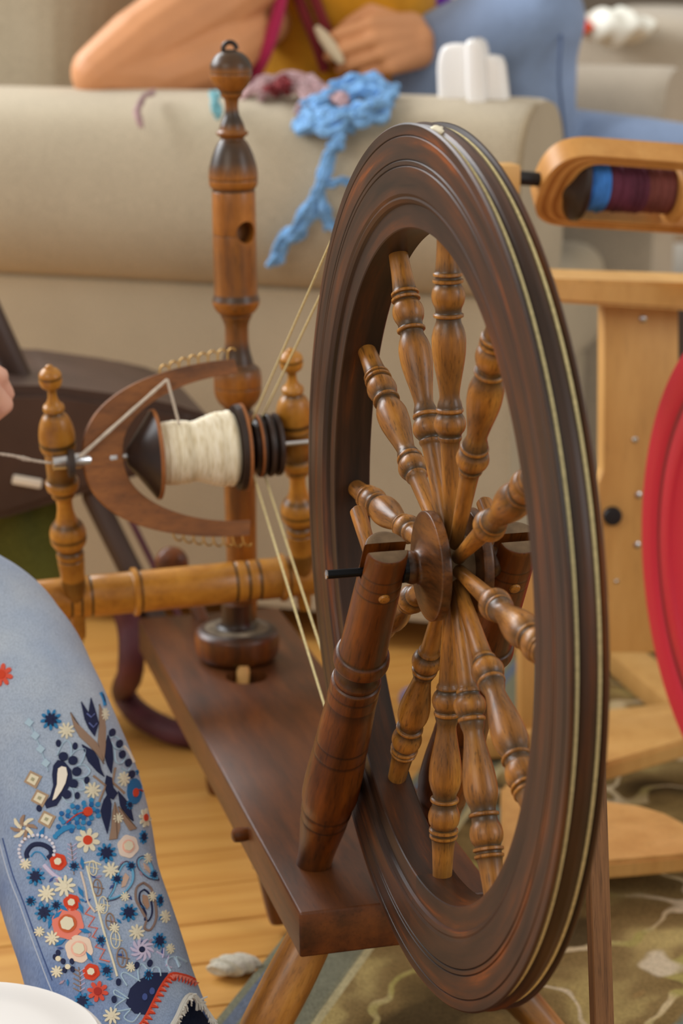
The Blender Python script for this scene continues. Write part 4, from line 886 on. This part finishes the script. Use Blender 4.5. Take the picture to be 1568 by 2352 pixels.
for v in bm.verts: d = v.co.copy(); v.co = Vector((d.x * .075, d.y * .06, d.z * .16 * (1 + .12 * sin(9 * d.x + 4 * d.z))))
P = atY(50, 1330, 1.12); P.z = 0.161
tag(obj('cloth_bag', bm, M['olive'], None, Matrix.Translation(P)), 'olive green cloth bag slumped under the dark footstool', 'bag')
bm = bmesh.new(); tube(bm, catmull([atY(250, 1330, .98), atY(296, 1430, .97), atY(300, 1540, .96), atZ(284, 1590, .03), atZ(320, 1640, .02), atZ(400, 1682, .016), atZ(470, 1690, .016)], 8), 0.0155, 12)
tag(obj('plum_strap', bm, M['plum']), 'dark plum padded strap looping onto the wood floor beside the plank', 'strap')
bm = bmesh.new(); bmesh.ops.create_icosphere(bm, subdivisions=4, radius=1)
for v in bm.verts: d = v.co.copy(); v.co = Vector((d.x * .024, d.y * .015, d.z * .008)) * (1 + .12 * sin(11 * d.x + 7 * d.y))
P = atZ(538, 2216, 0.0095)
tag(obj('wool_tuft', bm, M['greytuft'], None, Matrix.Translation(P)), 'grey wool tuft on the wood floor near the rug edge', 'wool')
P = atZ(944, 1605, .016); bm = bmesh.new(); bmesh.ops.create_icosphere(bm, subdivisions=3, radius=.016)
tag(obj('lilac_yarn_ball', bm, fabric('lilac_yarn', (140, 128, 160), .1), None, Matrix.Translation(P)), 'small lilac yarn ball on the floor seen through the wheel', 'yarn')

# ================================================================== SPINNER: JEANS LEG AND HAND
sp = tag(empty('person', Vector((-0.45, 0.5, 0.3))), 'spinner at the left edge in pale embroidered jeans, one hand on the yarn', 'person')
CT = [(-900, 1180, .52, .092), (-420, 1372, .47, .084), (-118, 1452, .435, .078), (-14, 1528, .405, .0745), (32, 1604, .375, .0725), (72, 1680, .34, .0705), (126, 1800, .30, .0688), (162, 1920, .265, .0668), (186, 2040, .23, .0647), (222, 2160, .195, .0640), (258, 2280, .162, .0640), (296, 2400, .13, .0655), (322, 2480, .108, .068)]
cps = [Vector((*atY(x, y, Y), )) for x, y, Y, r in CT]; crs = [c[3] for c in CT]
CC = catmull(cps, 8); rr = []
for i in range(len(crs) - 1):
    for j in range(8): rr.append(crs[i] + (crs[i + 1] - crs[i]) * j / 8)
rr.append(crs[-1]); NV = len(CC); NU = 64
def jean_ring(i, rad):
    t = (CC[min(i + 1, NV - 1)] - CC[max(i - 1, 0)]).normalized(); e1 = (rt - t * rt.dot(t)).normalized(); e2 = t.cross(e1)
    if e2.dot(fw) > 0: e2 = -e2
    return CC[i], e1, e2
def jean_pt(u, v, dr=0.0):
    f = v * (NV - 1); i = min(int(f), NV - 2); k = f - i; A_, B_ = jean_ring(i, 0), jean_ring(i + 1, 0)
    c = A_[0].lerp(B_[0], k); e1 = A_[1].lerp(B_[1], k).normalized(); e2 = A_[2].lerp(B_[2], k).normalized(); r = rr[i] * (1 - k) + rr[i + 1] * k + dr
    w = 1 + 0.014 * sin(3 * u + 9 * v) + 0.006 * sin(5 * u - 31 * v)
    return c + (e1 * cos(u) + e2 * sin(u) * 0.94) * r * w
def vend(u):
    d = (u - 0.55 + pi) % (2 * pi) - pi; return 1.0 - 0.102 * exp(-(d / 0.52) ** 2)
bm = bmesh.new(); lay = bm.verts.layers.float.new('stain'); NR = 150; grid = []
for i in range(NR + 1):
    row = []
    for j in range(NU):
        u = 2 * pi * j / NU; v = i / NR * vend(u); q = bm.verts.new(jean_pt(u, v))
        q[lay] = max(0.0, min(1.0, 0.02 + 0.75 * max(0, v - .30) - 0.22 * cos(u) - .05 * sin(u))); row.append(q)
    grid.append(row)
for i in range(NR):
    for j in range(NU): bm.faces.new((grid[i][j], grid[i][(j + 1) % NU], grid[i + 1][(j + 1) % NU], grid[i + 1][j]))
bm.normal_update(); bvh = BVHTree.FromBMesh(bm)
# inner layer so that the hem shows cloth thickness
g2 = []
for i in range(NR, NR - 70, -2):
    row = []
    for j in range(NU): u = 2 * pi * j / NU; q = bm.verts.new(jean_pt(u, i / NR * vend(u), -0.0025 if i < NR else -0.0018)); q[lay] = 0.9; row.append(q)
    g2.append(row)
for j in range(NU): bm.faces.new((grid[NR][j], grid[NR][(j + 1) % NU], g2[0][(j + 1) % NU], g2[0][j]))
for a, b in zip(g2, g2[1:]):
    for j in range(NU): bm.faces.new((a[j], a[(j + 1) % NU], b[(j + 1) % NU], b[j]))
jm = bpy.data.meshes.new('jeans'); bm.to_mesh(jm); bm.free()
jn = obj('jeans', jm, M['denim'], sp, sharp=60)
# frayed hem
bm = bmesh.new(); random.seed(5)
for k in range(420):
    u = 2 * pi * random.random(); v = vend(u); p = jean_pt(u, v - .002, 0.0); n = (p - CC[-6]).normalized(); t = (CC[-1] - CC[-3]).normalized()
    d = (t * random.uniform(.2, 1) + n * random.uniform(-.2, .6) + Vector((random.uniform(-.5, .5),) * 3) * .5).normalized() * random.uniform(.004, .009)
    tube(bm, [p, p + d * .5 + n * .0012, p + d], [.0009, .0008, .0005], 4)
for s_ in (0, 1):
    tube(bm, [jean_pt(2 * pi * k / 96, vend(2 * pi * k / 96) - .004 * s_, 0.001 + .0006 * random.random()) for k in range(96)], 0.0018, 6, closed=True)
fr = obj('frayed_hem', bm, thread((214, 214, 208)), jn); fr['kind'] = 'stuff'

# --- embroidery: every motif lies on the cloth as raised stitching
HITS = {}
def on(px, py, h):
    d = ray(px, py); P, n, _, _ = bvh.ray_cast(CAM, d)
    if P is None: return None
    if n.dot(d) > 0: n = -n
    return P + n * h
class Motif:
    def __init__(s, name): s.name = name; s.bm = bmesh.new(); s.mats = []; s.ok = 0
    def mi(s, c):
        m = thread(c)
        if m not in s.mats: s.mats.append(m)
        return s.mats.index(m)
    def poly(s, pts, c, h=0.0011):
        big = max(p[0] for p in pts) - min(p[0] for p in pts) > 15 or max(p[1] for p in pts) - min(p[1] for p in pts) > 15
        st = 5.0; ring = []
        n = len(pts)
        for k in range(n):
            a, b = Vector(pts[k]), Vector(pts[(k + 1) % n]); q = max(1, int((b - a).length / st)) if big else 1
            ring += [a.lerp(b, t / q) for t in range(q)]
        nb = len(ring); V = list(ring)
        if big:
            xs = [p.x for p in ring]; ys = [p.y for p in ring]; y = min(ys) + st / 2
            while y < max(ys):
                x = min(xs) + st / 2
                while x < max(xs):
                    ins = False
                    for k in range(nb):
                        p, q = ring[k], ring[k - 1]
                        if (p.y > y) != (q.y > y) and x < (q.x - p.x) * (y - p.y) / (q.y - p.y) + p.x: ins = not ins
                    if ins and min((Vector((x, y)) - p).length for p in ring) > 2: V.append(Vector((x, y)))
                    x += st
                y += st
        co, _, fc, ov, _, _ = delaunay_2d_cdt(V, [], [list(range(nb))], 1, 1e-4)
        T = [on(p.x, p.y, h) for p in co]
        if any(p is None for p in T): return
        a = [s.bm.verts.new(p) for p in T]; i = s.mi(c)
        for f in fc: s.bm.faces.new([a[k] for k in f]).material_index = i
        B = {}
        for k, src in enumerate(ov):
            for o in src:
                if o < nb and o not in B: B[o] = k
        low = {k: s.bm.verts.new(on(co[k].x, co[k].y, -0.0006)) for k in set(B.values())}
        for k in range(nb):
            p, q = B.get(k), B.get((k + 1) % nb)
            if p is None or q is None or p == q: continue
            try: s.bm.faces.new((a[p], a[q], low[q], low[p])).material_index = i
            except ValueError: pass
        s.ok += 1
    def stroke(s, pts, w, c, h=0.0012, k=4, closed=False):
        V = [Vector((x, y, 0)) for x, y in pts]; V = catmull(V, k) if k > 1 else V; i = s.mi(c); prev = None; n = len(V)
        for q in range(n):
            t = V[min(q + 1, n - 1)] - V[max(q - 1, 0)]
            if t.length < 1e-6: continue
            t.normalize(); nn = Vector((-t.y, t.x, 0)) * w / 2
            R = [on(V[q].x + nn.x * f, V[q].y + nn.y * f, hh) for f, hh in ((-1, -0.0004), (-.6, h * .8), (0, h), (.6, h * .8), (1, -0.0004))]
            if any(r is None for r in R): prev = None; continue
            row = [s.bm.verts.new(r) for r in R]
            if prev:
                for j in range(4): f = s.bm.faces.new((prev[j], prev[j + 1], row[j + 1], row[j])); f.material_index = i
                s.ok += 1
            prev = row
    def disc(s, x, y, rx, c, h=0.0012, ry=None, n=14, wob=0):
        ry = ry or rx; s.poly([(x + rx * (1 + wob * sin(6 * 2 * pi * k / n)) * cos(2 * pi * k / n), y + ry * (1 + wob * sin(6 * 2 * pi * k / n)) * sin(2 * pi * k / n)) for k in range(n)], c, h)
    def petals(s, x, y, r0, r1, n, w, cols, h=0.0012, a0=0.2, sx=1.0, twist=0):
        for k in range(n):
            a = a0 + 2 * pi * k / n; P = []
            for t, f in ((0, 1), (.3, .9), (.7, 1.0), (1, .45)): P.append((t, f))
            L_, R__ = [], []
            for t, f in P:
                r = r0 + (r1 - r0) * t; b = a + twist * t; L_.append((x + sx * (r * cos(b) - f * w * sin(b)), y + r * sin(b) + f * w * cos(b))); R__.append((x + sx * (r * cos(b) + f * w * sin(b)), y + r * sin(b) - f * w * cos(b)))
            s.poly(L_ + R__[::-1], cols[k % len(cols)], h)
    def done(s):
        if s.ok == 0: s.bm.free(); return
        me = bpy.data.meshes.new(s.name); bmesh.ops.recalc_face_normals(s.bm, faces=s.bm.faces); s.bm.to_mesh(me); s.bm.free()
        obj(s.name, me, s.mats, jn, smooth=False)
CR, NAVY, TEAL, LB, TAN, RED, CORAL, PEACH, LIL, WHITE = (230, 224, 200), (34, 42, 78), (46, 128, 184), (176, 204, 226), (158, 132, 114), (214, 72, 44), (232, 132, 116), (240, 190, 172), (204, 196, 226), (246, 240, 228)
q4 = lambda L_: [(x * .2551, 1560 + y * .2551) for x, y in L_]
q5 = lambda L_: [(x * .33163, 1900 + y * .33163) for x, y in L_]
def daisy(x, y, r, c=CR, n=9, sx=1.0): m = Motif('embroidered_daisy'); m.petals(x, y, r * .22, r, n, r * .15, [c], a0=.3 + x, sx=sx); m.disc(x, y, r * .25 * sx, c, .0014, ry=r * .25, n=8); m.done()
def star(x, y, r, sx=1.0): m = Motif('embroidered_star_flower'); m.petals(x, y, r * .35, r, 9, r * .15, [TEAL], sx=sx); m.petals(x, y, 0, r * .62, 8, r * .15, [NAVY], .0016, a0=.5, sx=sx); m.done()
def round_flower(x, y, r, out, ring, mid, sx=1.0): m = Motif('embroidered_round_flower'); m.disc(x, y, r * sx, out, .0009, ry=r, n=36, wob=.05); m.disc(x, y, r * .58 * sx, ring, .0015, ry=r * .58, n=24); m.disc(x, y, r * .42 * sx, mid, .0021, ry=r * .42, n=24, wob=.06); m.done()
def eyed(x, y, r, pc, ec, n=8, sx=1.0): m = Motif('embroidered_daisy'); m.petals(x, y, r * .3, r, n, r * .2, [pc], sx=sx); m.disc(x, y, r * .38 * sx, ec, .0018, ry=r * .38); m.done()
for x, y, r in ((152, 1679, 19), (212, 1816, 19), (108, 2053, 20), (149, 2036, 25), (254, 2000, 19), (313, 2142, 18), (121, 2155, 17), (257, 2334, 20)): daisy(x, y, r)
for x, y, r in ((283, 1790, 17), (378, 2106, 15)): daisy(x, y, r, sx=.8)
daisy(240, 1642, 15, sx=.6)
for x, y, r, k in ((117, 1654, 24, 1), (83, 2014, 21, 1), (244, 1960, 23, 1), (103, 2096, 22, 1), (295, 2097, 21, 1), (365, 2162, 19, .85), (328, 1923, 16, .6), (366, 2069, 15, .55), (190, 2300, 20, 1), (245, 2230, 14, 1)): star(x, y, r, k)
for x, y, r in ((134, 1980, 19), (165, 2074, 19), (210, 2233, 19)): round_flower(x, y, r, RED, RED, CR)
round_flower(156, 2122, 36, CORAL, (204, 100, 60), CR); round_flower(182, 2180, 31, (236, 214, 196), PEACH, CR); round_flower(293, 1945, 26, (238, 222, 210), PEACH, CR, .9)
eyed(201, 1931, 28, CR, RED); eyed(332, 1879, 22, CR, RED, sx=.6); eyed(4, 1551, 26, (224, 92, 72), RED); eyed(225, 2278, 24, (216, 84, 66), (170, 50, 44))
m = Motif('embroidered_pinwheel'); m.petals(56, 1902, 5, 30, 8, 4.6, [CR, TAN], twist=.6); m.done()
m = Motif('embroidered_pinwheel'); m.petals(325, 2182, 7, 27, 10, 3.6, [LIL], twist=.6); m.disc(325, 2182, 6, NAVY, .0016); m.done()
m = Motif('embroidered_diamond_chain')
dc = [(67.6, 1661), (81.6, 1691), (94, 1722), (106, 1754)]
m.stroke(dc + [(111, 1772)], 3.5, LB, k=1)
for x, y in dc: m.poly([(x - 11, y + 1), (x - 1, y - 11), (x + 10, y - 1), (x + 1, y + 10)], LB, .0015)
m.done()
for x, y in ((76.5, 1791), (92, 1834), (108, 1883)):
    m = Motif('embroidered_diamond'); D = lambda r: [(x - r, y + r * .25), (x - r * .3, y - r), (x + r, y - r * .35), (x + r * .3, y + r)]
    m.poly(D(21), (176, 152, 128), .0009); m.poly(D(14), CR, .0014); m.poly(D(5), (170, 168, 140), .0018); m.done()
# paisley with flame petals
m = Motif('embroidered_paisley')
m.poly(q4([(520, 730), (580, 745), (640, 820), (650, 900), (610, 990), (560, 1060), (510, 1140), (420, 1165), (400, 1120), (450, 1060), (480, 960), (470, 860), (480, 780)]), NAVY, .0008)
m.poly(q4([(555, 790), (595, 800), (608, 860), (590, 940), (555, 1010), (505, 1080), (475, 1095), (490, 1040), (515, 950), (518, 860), (525, 810)]), WHITE, .0016)
for (cx, cy), tri in (((570, 700), [(515, 690), (560, 590), (605, 555), (640, 600), (640, 690), (610, 745)]), ((655, 735), [(640, 690), (690, 640), (765, 635), (750, 720), (720, 770), (690, 780)]), ((690, 835), [(690, 785), (760, 775), (810, 830), (770, 880), (690, 895), (655, 890)]), ((660, 945), [(700, 905), (745, 920), (765, 985), (720, 1005), (640, 975)]), ((600, 1040), [(635, 975), (660, 1020), (665, 1100), (610, 1110), (560, 1060)])):
    m.stroke(q4(tri), 3.6, LB); m.disc(cx * .2551, 1560 + cy * .2551, 11, NAVY, .0014, ry=10)
for x, y in ((525, 580), (675, 605), (780, 912), (695, 1050), (355, 1165)): m.disc(x * .2551, 1560 + y * .2551, 6, NAVY, .0012, ry=8)
m.done()
# arrow, wings and crossing leaves
m = Motif('embroidered_arrow'); m.poly(q4([(728, 205), (795, 310), (815, 170), (845, 260), (885, 400), (850, 515), (795, 440), (760, 360)]), NAVY); m.stroke(q4([(775, 315), (815, 350), (845, 320)]), 4, (104, 118, 178), .0018, 1); m.stroke(q4([(795, 400), (835, 440), (865, 405)]), 4, (104, 118, 178), .0018, 1); m.done()
for L_, c in (([(632, 305), (672, 385), (770, 480), (870, 580), (900, 650), (932, 765), (880, 690), (800, 600), (715, 520), (665, 430)], TAN), ([(890, 230), (925, 300), (948, 440), (945, 600), (932, 740), (895, 640), (878, 560), (890, 430)], TAN), ([(1030, 1110), (1070, 1220), (1078, 1340), (1050, 1440), (980, 1450), (1000, 1330), (1010, 1200)], TAN), ([(1062, 1150), (1130, 1250), (1222, 1350), (1165, 1365), (1085, 1235)], TAN),
              ([(735, 590), (840, 650), (885, 720), (905, 810), (935, 880), (870, 830), (790, 740)], NAVY), ([(968, 505), (1005, 600), (1015, 730), (1000, 850), (965, 780), (940, 690), (945, 590)], NAVY), ([(955, 870), (1000, 890), (1015, 980), (1055, 1030), (1020, 1085), (965, 1060), (940, 960)], NAVY), ([(970, 1030), (1000, 1130), (995, 1240), (965, 1395), (920, 1260), (905, 1180), (930, 1090)], NAVY), ([(1060, 1010), (1120, 1080), (1170, 1150), (1198, 1280), (1130, 1230), (1080, 1140)], NAVY)):
    m = Motif('embroidered_leaf'); m.poly(q4(L_), c); 
    if c == TAN:
        a, b = q4(L_)[0], q4(L_)[len(L_) // 2]; m.stroke([a, b], 1.6, (112, 92, 80), .0017, 1)
    m.done()
m = Motif('embroidered_chevron'); m.stroke(q4([(838, 870), (950, 960), (890, 1110)]), 6, TAN, k=1); m.stroke(q4([(1035, 800), (1010, 930), (1120, 1030)]), 6, TAN, k=1); m.done()
m = Motif('embroidered_paisley')
for tri, c in (([(985, 540), (1030, 515), (1080, 560), (1085, 630), (1030, 620), (1000, 570)], LB), ([(1030, 640), (1040, 740), (1090, 760), (1130, 700)], LB), ([(1090, 800), (1150, 830), (1180, 770)], LB)): m.stroke(q4(tri), 4.5, c)
for x, y in ((1070, 585), (1095, 680), (1150, 755), (1005, 485), (1090, 500), (1180, 860)): m.disc(x * .2551, 1560 + y * .2551, 7, NAVY, .0014, ry=9)
m.stroke(q4([(1110, 600), (1160, 660), (1205, 750)]), 5, WHITE); m.done()
m = Motif('embroidered_leaf'); m.stroke(q4([(905, 120), (930, 170), (945, 240)]), 8, TEAL); m.stroke(q4([(915, 140), (938, 210)]), 3, NAVY, .0018, 1); m.done()
# beaded teal paisley and red comet
m = Motif('embroidered_bead_cloud'); random.seed(9)
for k in range(34):
    a = k * 2.4; r = (k / 34) ** .5; x = 715 + 205 * r * cos(a); y = 1235 + 130 * r * sin(a) - 0.35 * (205 * r * cos(a)); m.disc(x * .2551, 1560 + y * .2551, 5.6, (52, 138, 196) if k % 3 else (36, 104, 170), .0014, n=8)
for k in range(8): m.disc((500 + 22 * k) * .2551, 1560 + (1420 - 26 * k + 2 * k * k) * .2551, 6, (52, 138, 196), .0014, n=8)
m.stroke(q4([(600, 1300), (650, 1255), (710, 1215), (770, 1200)]), 4, RED, .0022); m.disc(201, 1866, 10.5, RED, .0024); m.done()
m = Motif('embroidered_bead_cloud'); m.disc(308, 1818, 17, (42, 112, 170), .0009, ry=30); m.disc(309, 1822, 6, RED, .0018, ry=10); m.stroke(q4([(1215, 1010), (1250, 1000), (1275, 1015)]), 3, RED, .002); m.done()
m = Motif('embroidered_crescent'); m.stroke(q5([(190, 215), (185, 175), (225, 125), (290, 120), (345, 150), (355, 190), (330, 215)]), 13, NAVY)
for k in range(17): a = pi * (1.12 - 1.3 * k / 16) + pi; m.disc(86 + 40 * cos(a - .1), 1955 + 36 * sin(a - .1), 3.6, (220, 220, 236), .0016, n=8)
m.stroke(q5([(215, 205), (245, 172), (285, 180), (320, 225)]), 4, (70, 150, 206)); m.done()
m = Motif('embroidered_droplet'); m.stroke(q5([(305, 262), (340, 300), (385, 340), (430, 365)]), 12, LIL); m.stroke(q5([(375, 345), (450, 365)]), 5, (70, 150, 206)); m.done()
m = Motif('embroidered_zigzag'); m.stroke(q5([(625, 555), (590, 600), (655, 625), (612, 690), (675, 700), (640, 760), (700, 780), (660, 830), (725, 850), (690, 915), (760, 932)]), 4.2, CORAL, k=1); m.done()
m = Motif('embroidered_zigzag'); m.stroke(q5([(1080, 860), (1130, 890), (1130, 840), (1125, 905), (1165, 890), (1150, 960), (1185, 975)]), 4, LIL, k=1); m.done()
m = Motif('embroidered_vine'); m.stroke(q5([(600, 270), (640, 420), (685, 590), (730, 760), (780, 920), (812, 1035)]), 6, CR); m.stroke(q5([(560, 310), (590, 420), (610, 520), (660, 590)]), 6, (220, 204, 192)); m.stroke(q5([(580, 250), (640, 240), (700, 262)]), 4, CR); m.done()
for x, y, r, c in ((650, 285, 34, CR), (680, 420, 38, TAN), (722, 540, 38, CR), (768, 655, 38, TAN), (805, 780, 40, CR), (850, 905, 44, TAN)):
    m = Motif('embroidered_leaf'); X_ = lambda a, k=1: (x + r * k * cos(a) * .8 - 6, y + r * k * 1.5 * sin(a) + r * .2 * cos(a))
    m.stroke(q5([X_(2 * pi * k / 10) for k in range(11)]), 3.2, c); m.stroke(q5([X_(pi * 1.5, .7), X_(0, .2), X_(pi * .5, .7)]), 2.6, c); m.stroke(q5([X_(pi, .8), X_(0, 1.5)]), 2.4, c); m.done()
for L_, ci in (([(750, 495), (790, 430), (815, 330), (850, 265), (885, 258), (918, 310), (915, 380), (870, 445), (810, 485), (755, 498)], [(865, 320), (890, 350), (865, 410), (840, 420), (845, 360)]), ([(1085, 360), (1020, 345), (965, 290), (955, 235), (990, 212), (1035, 250), (1060, 310), (1086, 358)], [(990, 250), (1025, 285), (1035, 320), (1000, 290)])):
    m = Motif('embroidered_droplet'); m.stroke(q5(L_), 6, (110, 176, 216)); m.stroke(q5([((x - 870) * 1.16 + 870 if L_[0][0] < 800 else (x - 1010) * 1.16 + 1010, (y - 370) * 1.14 + 370 if L_[0][0] < 800 else (y - 290) * 1.14 + 290) for x, y in L_]), 2, (96, 96, 122)); m.poly(q5(ci), (206, 176, 158)); m.done()
m = Motif('embroidered_paisley'); pa_ = [(990, 385), (1045, 430), (1075, 540), (1078, 640), (1040, 712), (1000, 700), (1010, 640), (975, 570), (940, 500), (945, 420), (990, 385)]
m.stroke(q5(pa_), 6, (140, 118, 110)); m.stroke(q5([((x - 1010) * .62 + 1008, (y - 540) * .66 + 535) for x, y in pa_]), 4, NAVY); m.poly(q5([(985, 470), (1015, 480), (1030, 550), (1015, 570), (985, 520)]), (176, 142, 120)); m.done()
# dark dahlia above the hem with pale looped edge
m = Motif('embroidered_dahlia')
m.poly(q5([(900, 1120), (960, 1060), (1060, 1010), (1160, 1010), (1130, 1090), (1060, 1200), (1010, 1300), (930, 1290), (870, 1220)]), NAVY, .0009)
m.poly(q5([(1200, 960), (1290, 900), (1340, 950), (1390, 1040), (1330, 1010), (1240, 990)]), NAVY, .0009)
for tri in ([(970, 1070), (870, 1010), (840, 1030), (880, 1100)], [(960, 1060), (955, 980), (985, 950), (1040, 1020)], [(1040, 1030), (1060, 975), (1100, 980), (1110, 1035)], [(890, 1190), (800, 1130), (795, 1160), (860, 1190)], [(870, 1190), (800, 1240), (810, 1275), (905, 1260)], [(1180, 1000), (1150, 930), (1200, 900), (1245, 960)], [(1240, 970), (1220, 900), (1290, 935)], [(900, 1270), (860, 1320), (920, 1350), (970, 1290)]): m.stroke(q5(tri), 4.4, LB)
for x, y in ((945, 960), (1035, 945), (820, 1075), (790, 1195), (1050, 1140), (1000, 1180)): m.disc(x * .33163, 1900 + y * .33163, 6, NAVY if x < 960 or y < 1000 else (70, 88, 150), .0015, ry=8)
m.done()
m = Motif('embroidered_sprig')
for x, y in ((410, 912), (475, 968)): m.disc(x * .33163, 1900 + y * .33163, 6, CR, .0018)
for x, y in ((405, 870), (440, 930), (500, 930), (450, 990), (505, 985), (385, 900)): m.disc(x * .33163, 1900 + y * .33163, 5, NAVY, .0012, ry=7)
m.done()
m = Motif('embroidered_sprig'); m.stroke(q5([(545, 970), (555, 1030), (560, 1140)]), 2.4, TAN)
for k in range(5):
    y = 985 + k * 34; m.stroke(q5([(552, y + 16), (510, y - 6)]), 3, TAN, k=1); m.stroke(q5([(554, y + 16), (590, y - 8)]), 3, LIL, k=1)
m.done()
m = Motif('embroidered_sprig'); m.stroke(q5([(488, 110), (500, 200), (512, 330)]), 2.4, TAN)
for k in range(6):
    y = 120 + k * 32; m.stroke(q5([(500, y + 16), (468, y - 4)]), 3, LIL, k=1); m.stroke(q5([(502, y + 16), (530, y - 6)]), 3, LIL, k=1)
m.done()
# red toothed band along the hem arch
m = Motif('embroidered_band'); hb = q5([(960, 1380), (1000, 1330), (1060, 1210), (1115, 1100), (1180, 1020), (1260, 1025), (1330, 1050), (1392, 1092)])
m.stroke(hb, 9, RED, .0012)
hv = catmull([Vector((x, y, 0)) for x, y in hb], 3)
for a, b in zip(hv[:-1], hv[1:]):
    t = (b - a); nn = Vector((-t.y, t.x, 0)).normalized(); md = (a + b) / 2 + nn * 17; m.poly([(a.x, a.y), (b.x, b.y), (md.x, md.y)], RED, .0013); c_ = (a + b) / 2 + nn * 6; m.poly([(c_.x - 4, c_.y - 3), (c_.x + 4, c_.y - 2), (md.x * .6 + c_.x * .4, md.y * .6 + c_.y * .4)], CORAL, .0019)
m.done()
m = Motif('side_seam'); m.stroke([(-2, 1930), (20, 2010), (45, 2075), (68, 2140), (90, 2200), (112, 2258), (130, 2300)], 3, (186, 200, 224), .0008)
m.stroke([(6, 1925), (28, 2005), (53, 2070), (76, 2135), (98, 2195), (120, 2252)], 3, (70, 92, 146), .0006); m.done()
for cx, cy, s_ in ((140, 2090, 1), (200, 2260, 1), (235, 2020, 1)): pass
for x, y, a in ((440, 560, .6), (400, 610, 2.4), (560, 560, 1.2), (590, 720, .3), (420, 800, 2.6), (620, 900, 1.0), (720, 960, .5), (740, 1010, .9), (570, 250, 1.4), (200, 60, .4), (290, 40, 2.0), (610, 1220, .3), (545, 1180, 1.9), (350, 660, 1.8), (560, 450, 1.1)):
    m = Motif('embroidered_leaf'); x, y = x * .33163, 1900 + y * .33163; m.poly([(x - 15 * cos(a), y - 15 * sin(a)), (x - 5 * sin(a), y + 5 * cos(a)), (x + 15 * cos(a), y + 15 * sin(a)), (x + 5 * sin(a), y - 5 * cos(a))], (44, 126, 186), .001); m.done()

for x, y, r in ((230, 2088, 11), (262, 2132, 12), (286, 2060, 11), (338, 1972, 12), (348, 2060, 12), (60, 1985, 13), (92, 2140, 12), (132, 2232, 14), (300, 2222, 12), (390, 2180, 12), (270, 1880, 12), (150, 1768, 0)):
    if r: daisy(x, y, r, sx=.8 if x > 330 else 1)
for x, y, r, k in ((268, 2020, 13, 1), (232, 2160, 12, 1), (352, 2010, 12, .7), (130, 2080, 13, 1), (72, 2070, 12, 1), (300, 1990, 11, 1), (340, 2240, 13, .8), (170, 1990, 12, 1), (318, 1770, 13, .6), (296, 1850, 11, .8)): star(x, y, r, k)
for k in range(46):
    x = 60 + (k * 71) % 330; y = 1975 + (k * 47) % 290; a = k * 1.3
    if x > 120 + (y - 1950) * .9 + 160 or x < 40 + (y - 1950) * .28: continue
    m = Motif('embroidered_leaf'); c = ((44, 126, 186), (170, 150, 170), (60, 84, 150))[k % 3]
    m.poly([(x - 8 * cos(a), y - 8 * sin(a)), (x - 3 * sin(a), y + 3 * cos(a)), (x + 8 * cos(a), y + 8 * sin(a)), (x + 3 * sin(a), y - 3 * cos(a))], c, .0007); m.done()

# --- spinner's body: hip, leg, foot, shoulder, arm and the hand at the yarn
bm = bmesh.new(); C_ = lambda k: CC[min(k, NV - 1)]
pel = CC[0] + Vector((-0.06, 0.02, 0.0)); 
limb(bm, [(pel, .110), (CC[0], .076)] + [(CC[k], rr[k] * (.80 if k < 20 else .72)) for k in range(3, 56, 3)] + [(CC[60], .045), (CC[72], .040), (CC[88], .033), (CC[-1], .030)])
an = CC[-1] + Vector((0.006, -0.006, -0.012)); fd = Vector((0.30, -0.95, 0)).normalized()
an.z = max(an.z, 0.118)
limb(bm, [(CC[-1], .031), (an, .030), (an + Vector((-fd.x * .03, -fd.y * .03, -an.z + .078)), .026)]); ball = an + fd * .13; ball.z = .076; toe = an + fd * .185; toe.z = .068
limb(bm, [(an, .029), (an.lerp(ball, .55) + Vector((0, 0, .012)), .031), (ball, .027), (toe, .018)])
chest_ = pel + Vector((0.02, 0.02, 0.42)); limb(bm, [(pel, .115), (pel + Vector((0, .01, .2)), .10), (chest_, .12)])
shl = chest_ + Vector((0.10, -0.02, 0.06)); limb(bm, [(chest_, .09), (shl, .058)])
wq = atY(-290, 912, .53); elb = wq + Vector((-.20, .03, .02)); limb(bm, [(shl, .052), (elb, .042), (wq + Vector((-.06, .01, .008)), .034), (wq, .027)])
hand(bm, wq, Vector((0.86, -0.10, -0.40)), Vector((0.1, 0.75, 0.5)), 1.0, (84, 92, 98, 100), .75, .029)
obj('body', remeshed(bm, 0.0024, 5), M['skinpale'], sp)
bm = bmesh.new(); limb(bm, [(pel, .122), (pel + Vector((0, .01, .2)), .112), (chest_, .13)]); limb(bm, [(chest_, .10), (shl, .068)])
obj('shirt', remeshed(bm, .012, 5), fabric('grey_shirt', (150, 150, 156)), sp)

# ================================================================== WHITE TUB IN FRONT
tc = atY(-92, 2440, -0.10)
tq = Vector((tc.x, tc.y, 0)); tz = atY(-45, 2398, -0.10).z
wt = tag(empty('white_tub', tq), 'white plastic tub in front of the embroidered jeans, bottom left corner', 'tub')
bm = lathe([(0.0005, .066), (.004, .069), (tz - .03, .088), (tz - .012, .0895), (tz - .010, .0935), (tz - .0075, .0950), (tz - .0055, .0945), (tz - .0045, .0905), (tz - .004, .0895)], 72, 2); obj('bucket', bm, M['white'], wt, Matrix.Translation(tq))
bm = lathe([(tz - .010, .001), (tz - .006, .0880), (tz - .0035, .0915), (tz - .002, .0905), (tz - .0022, .080), (tz - .0004, .070), (tz, .0600), (tz, .002)], 72, 1); obj('lid', bm, M['white'], wt, Matrix.Translation(tq))
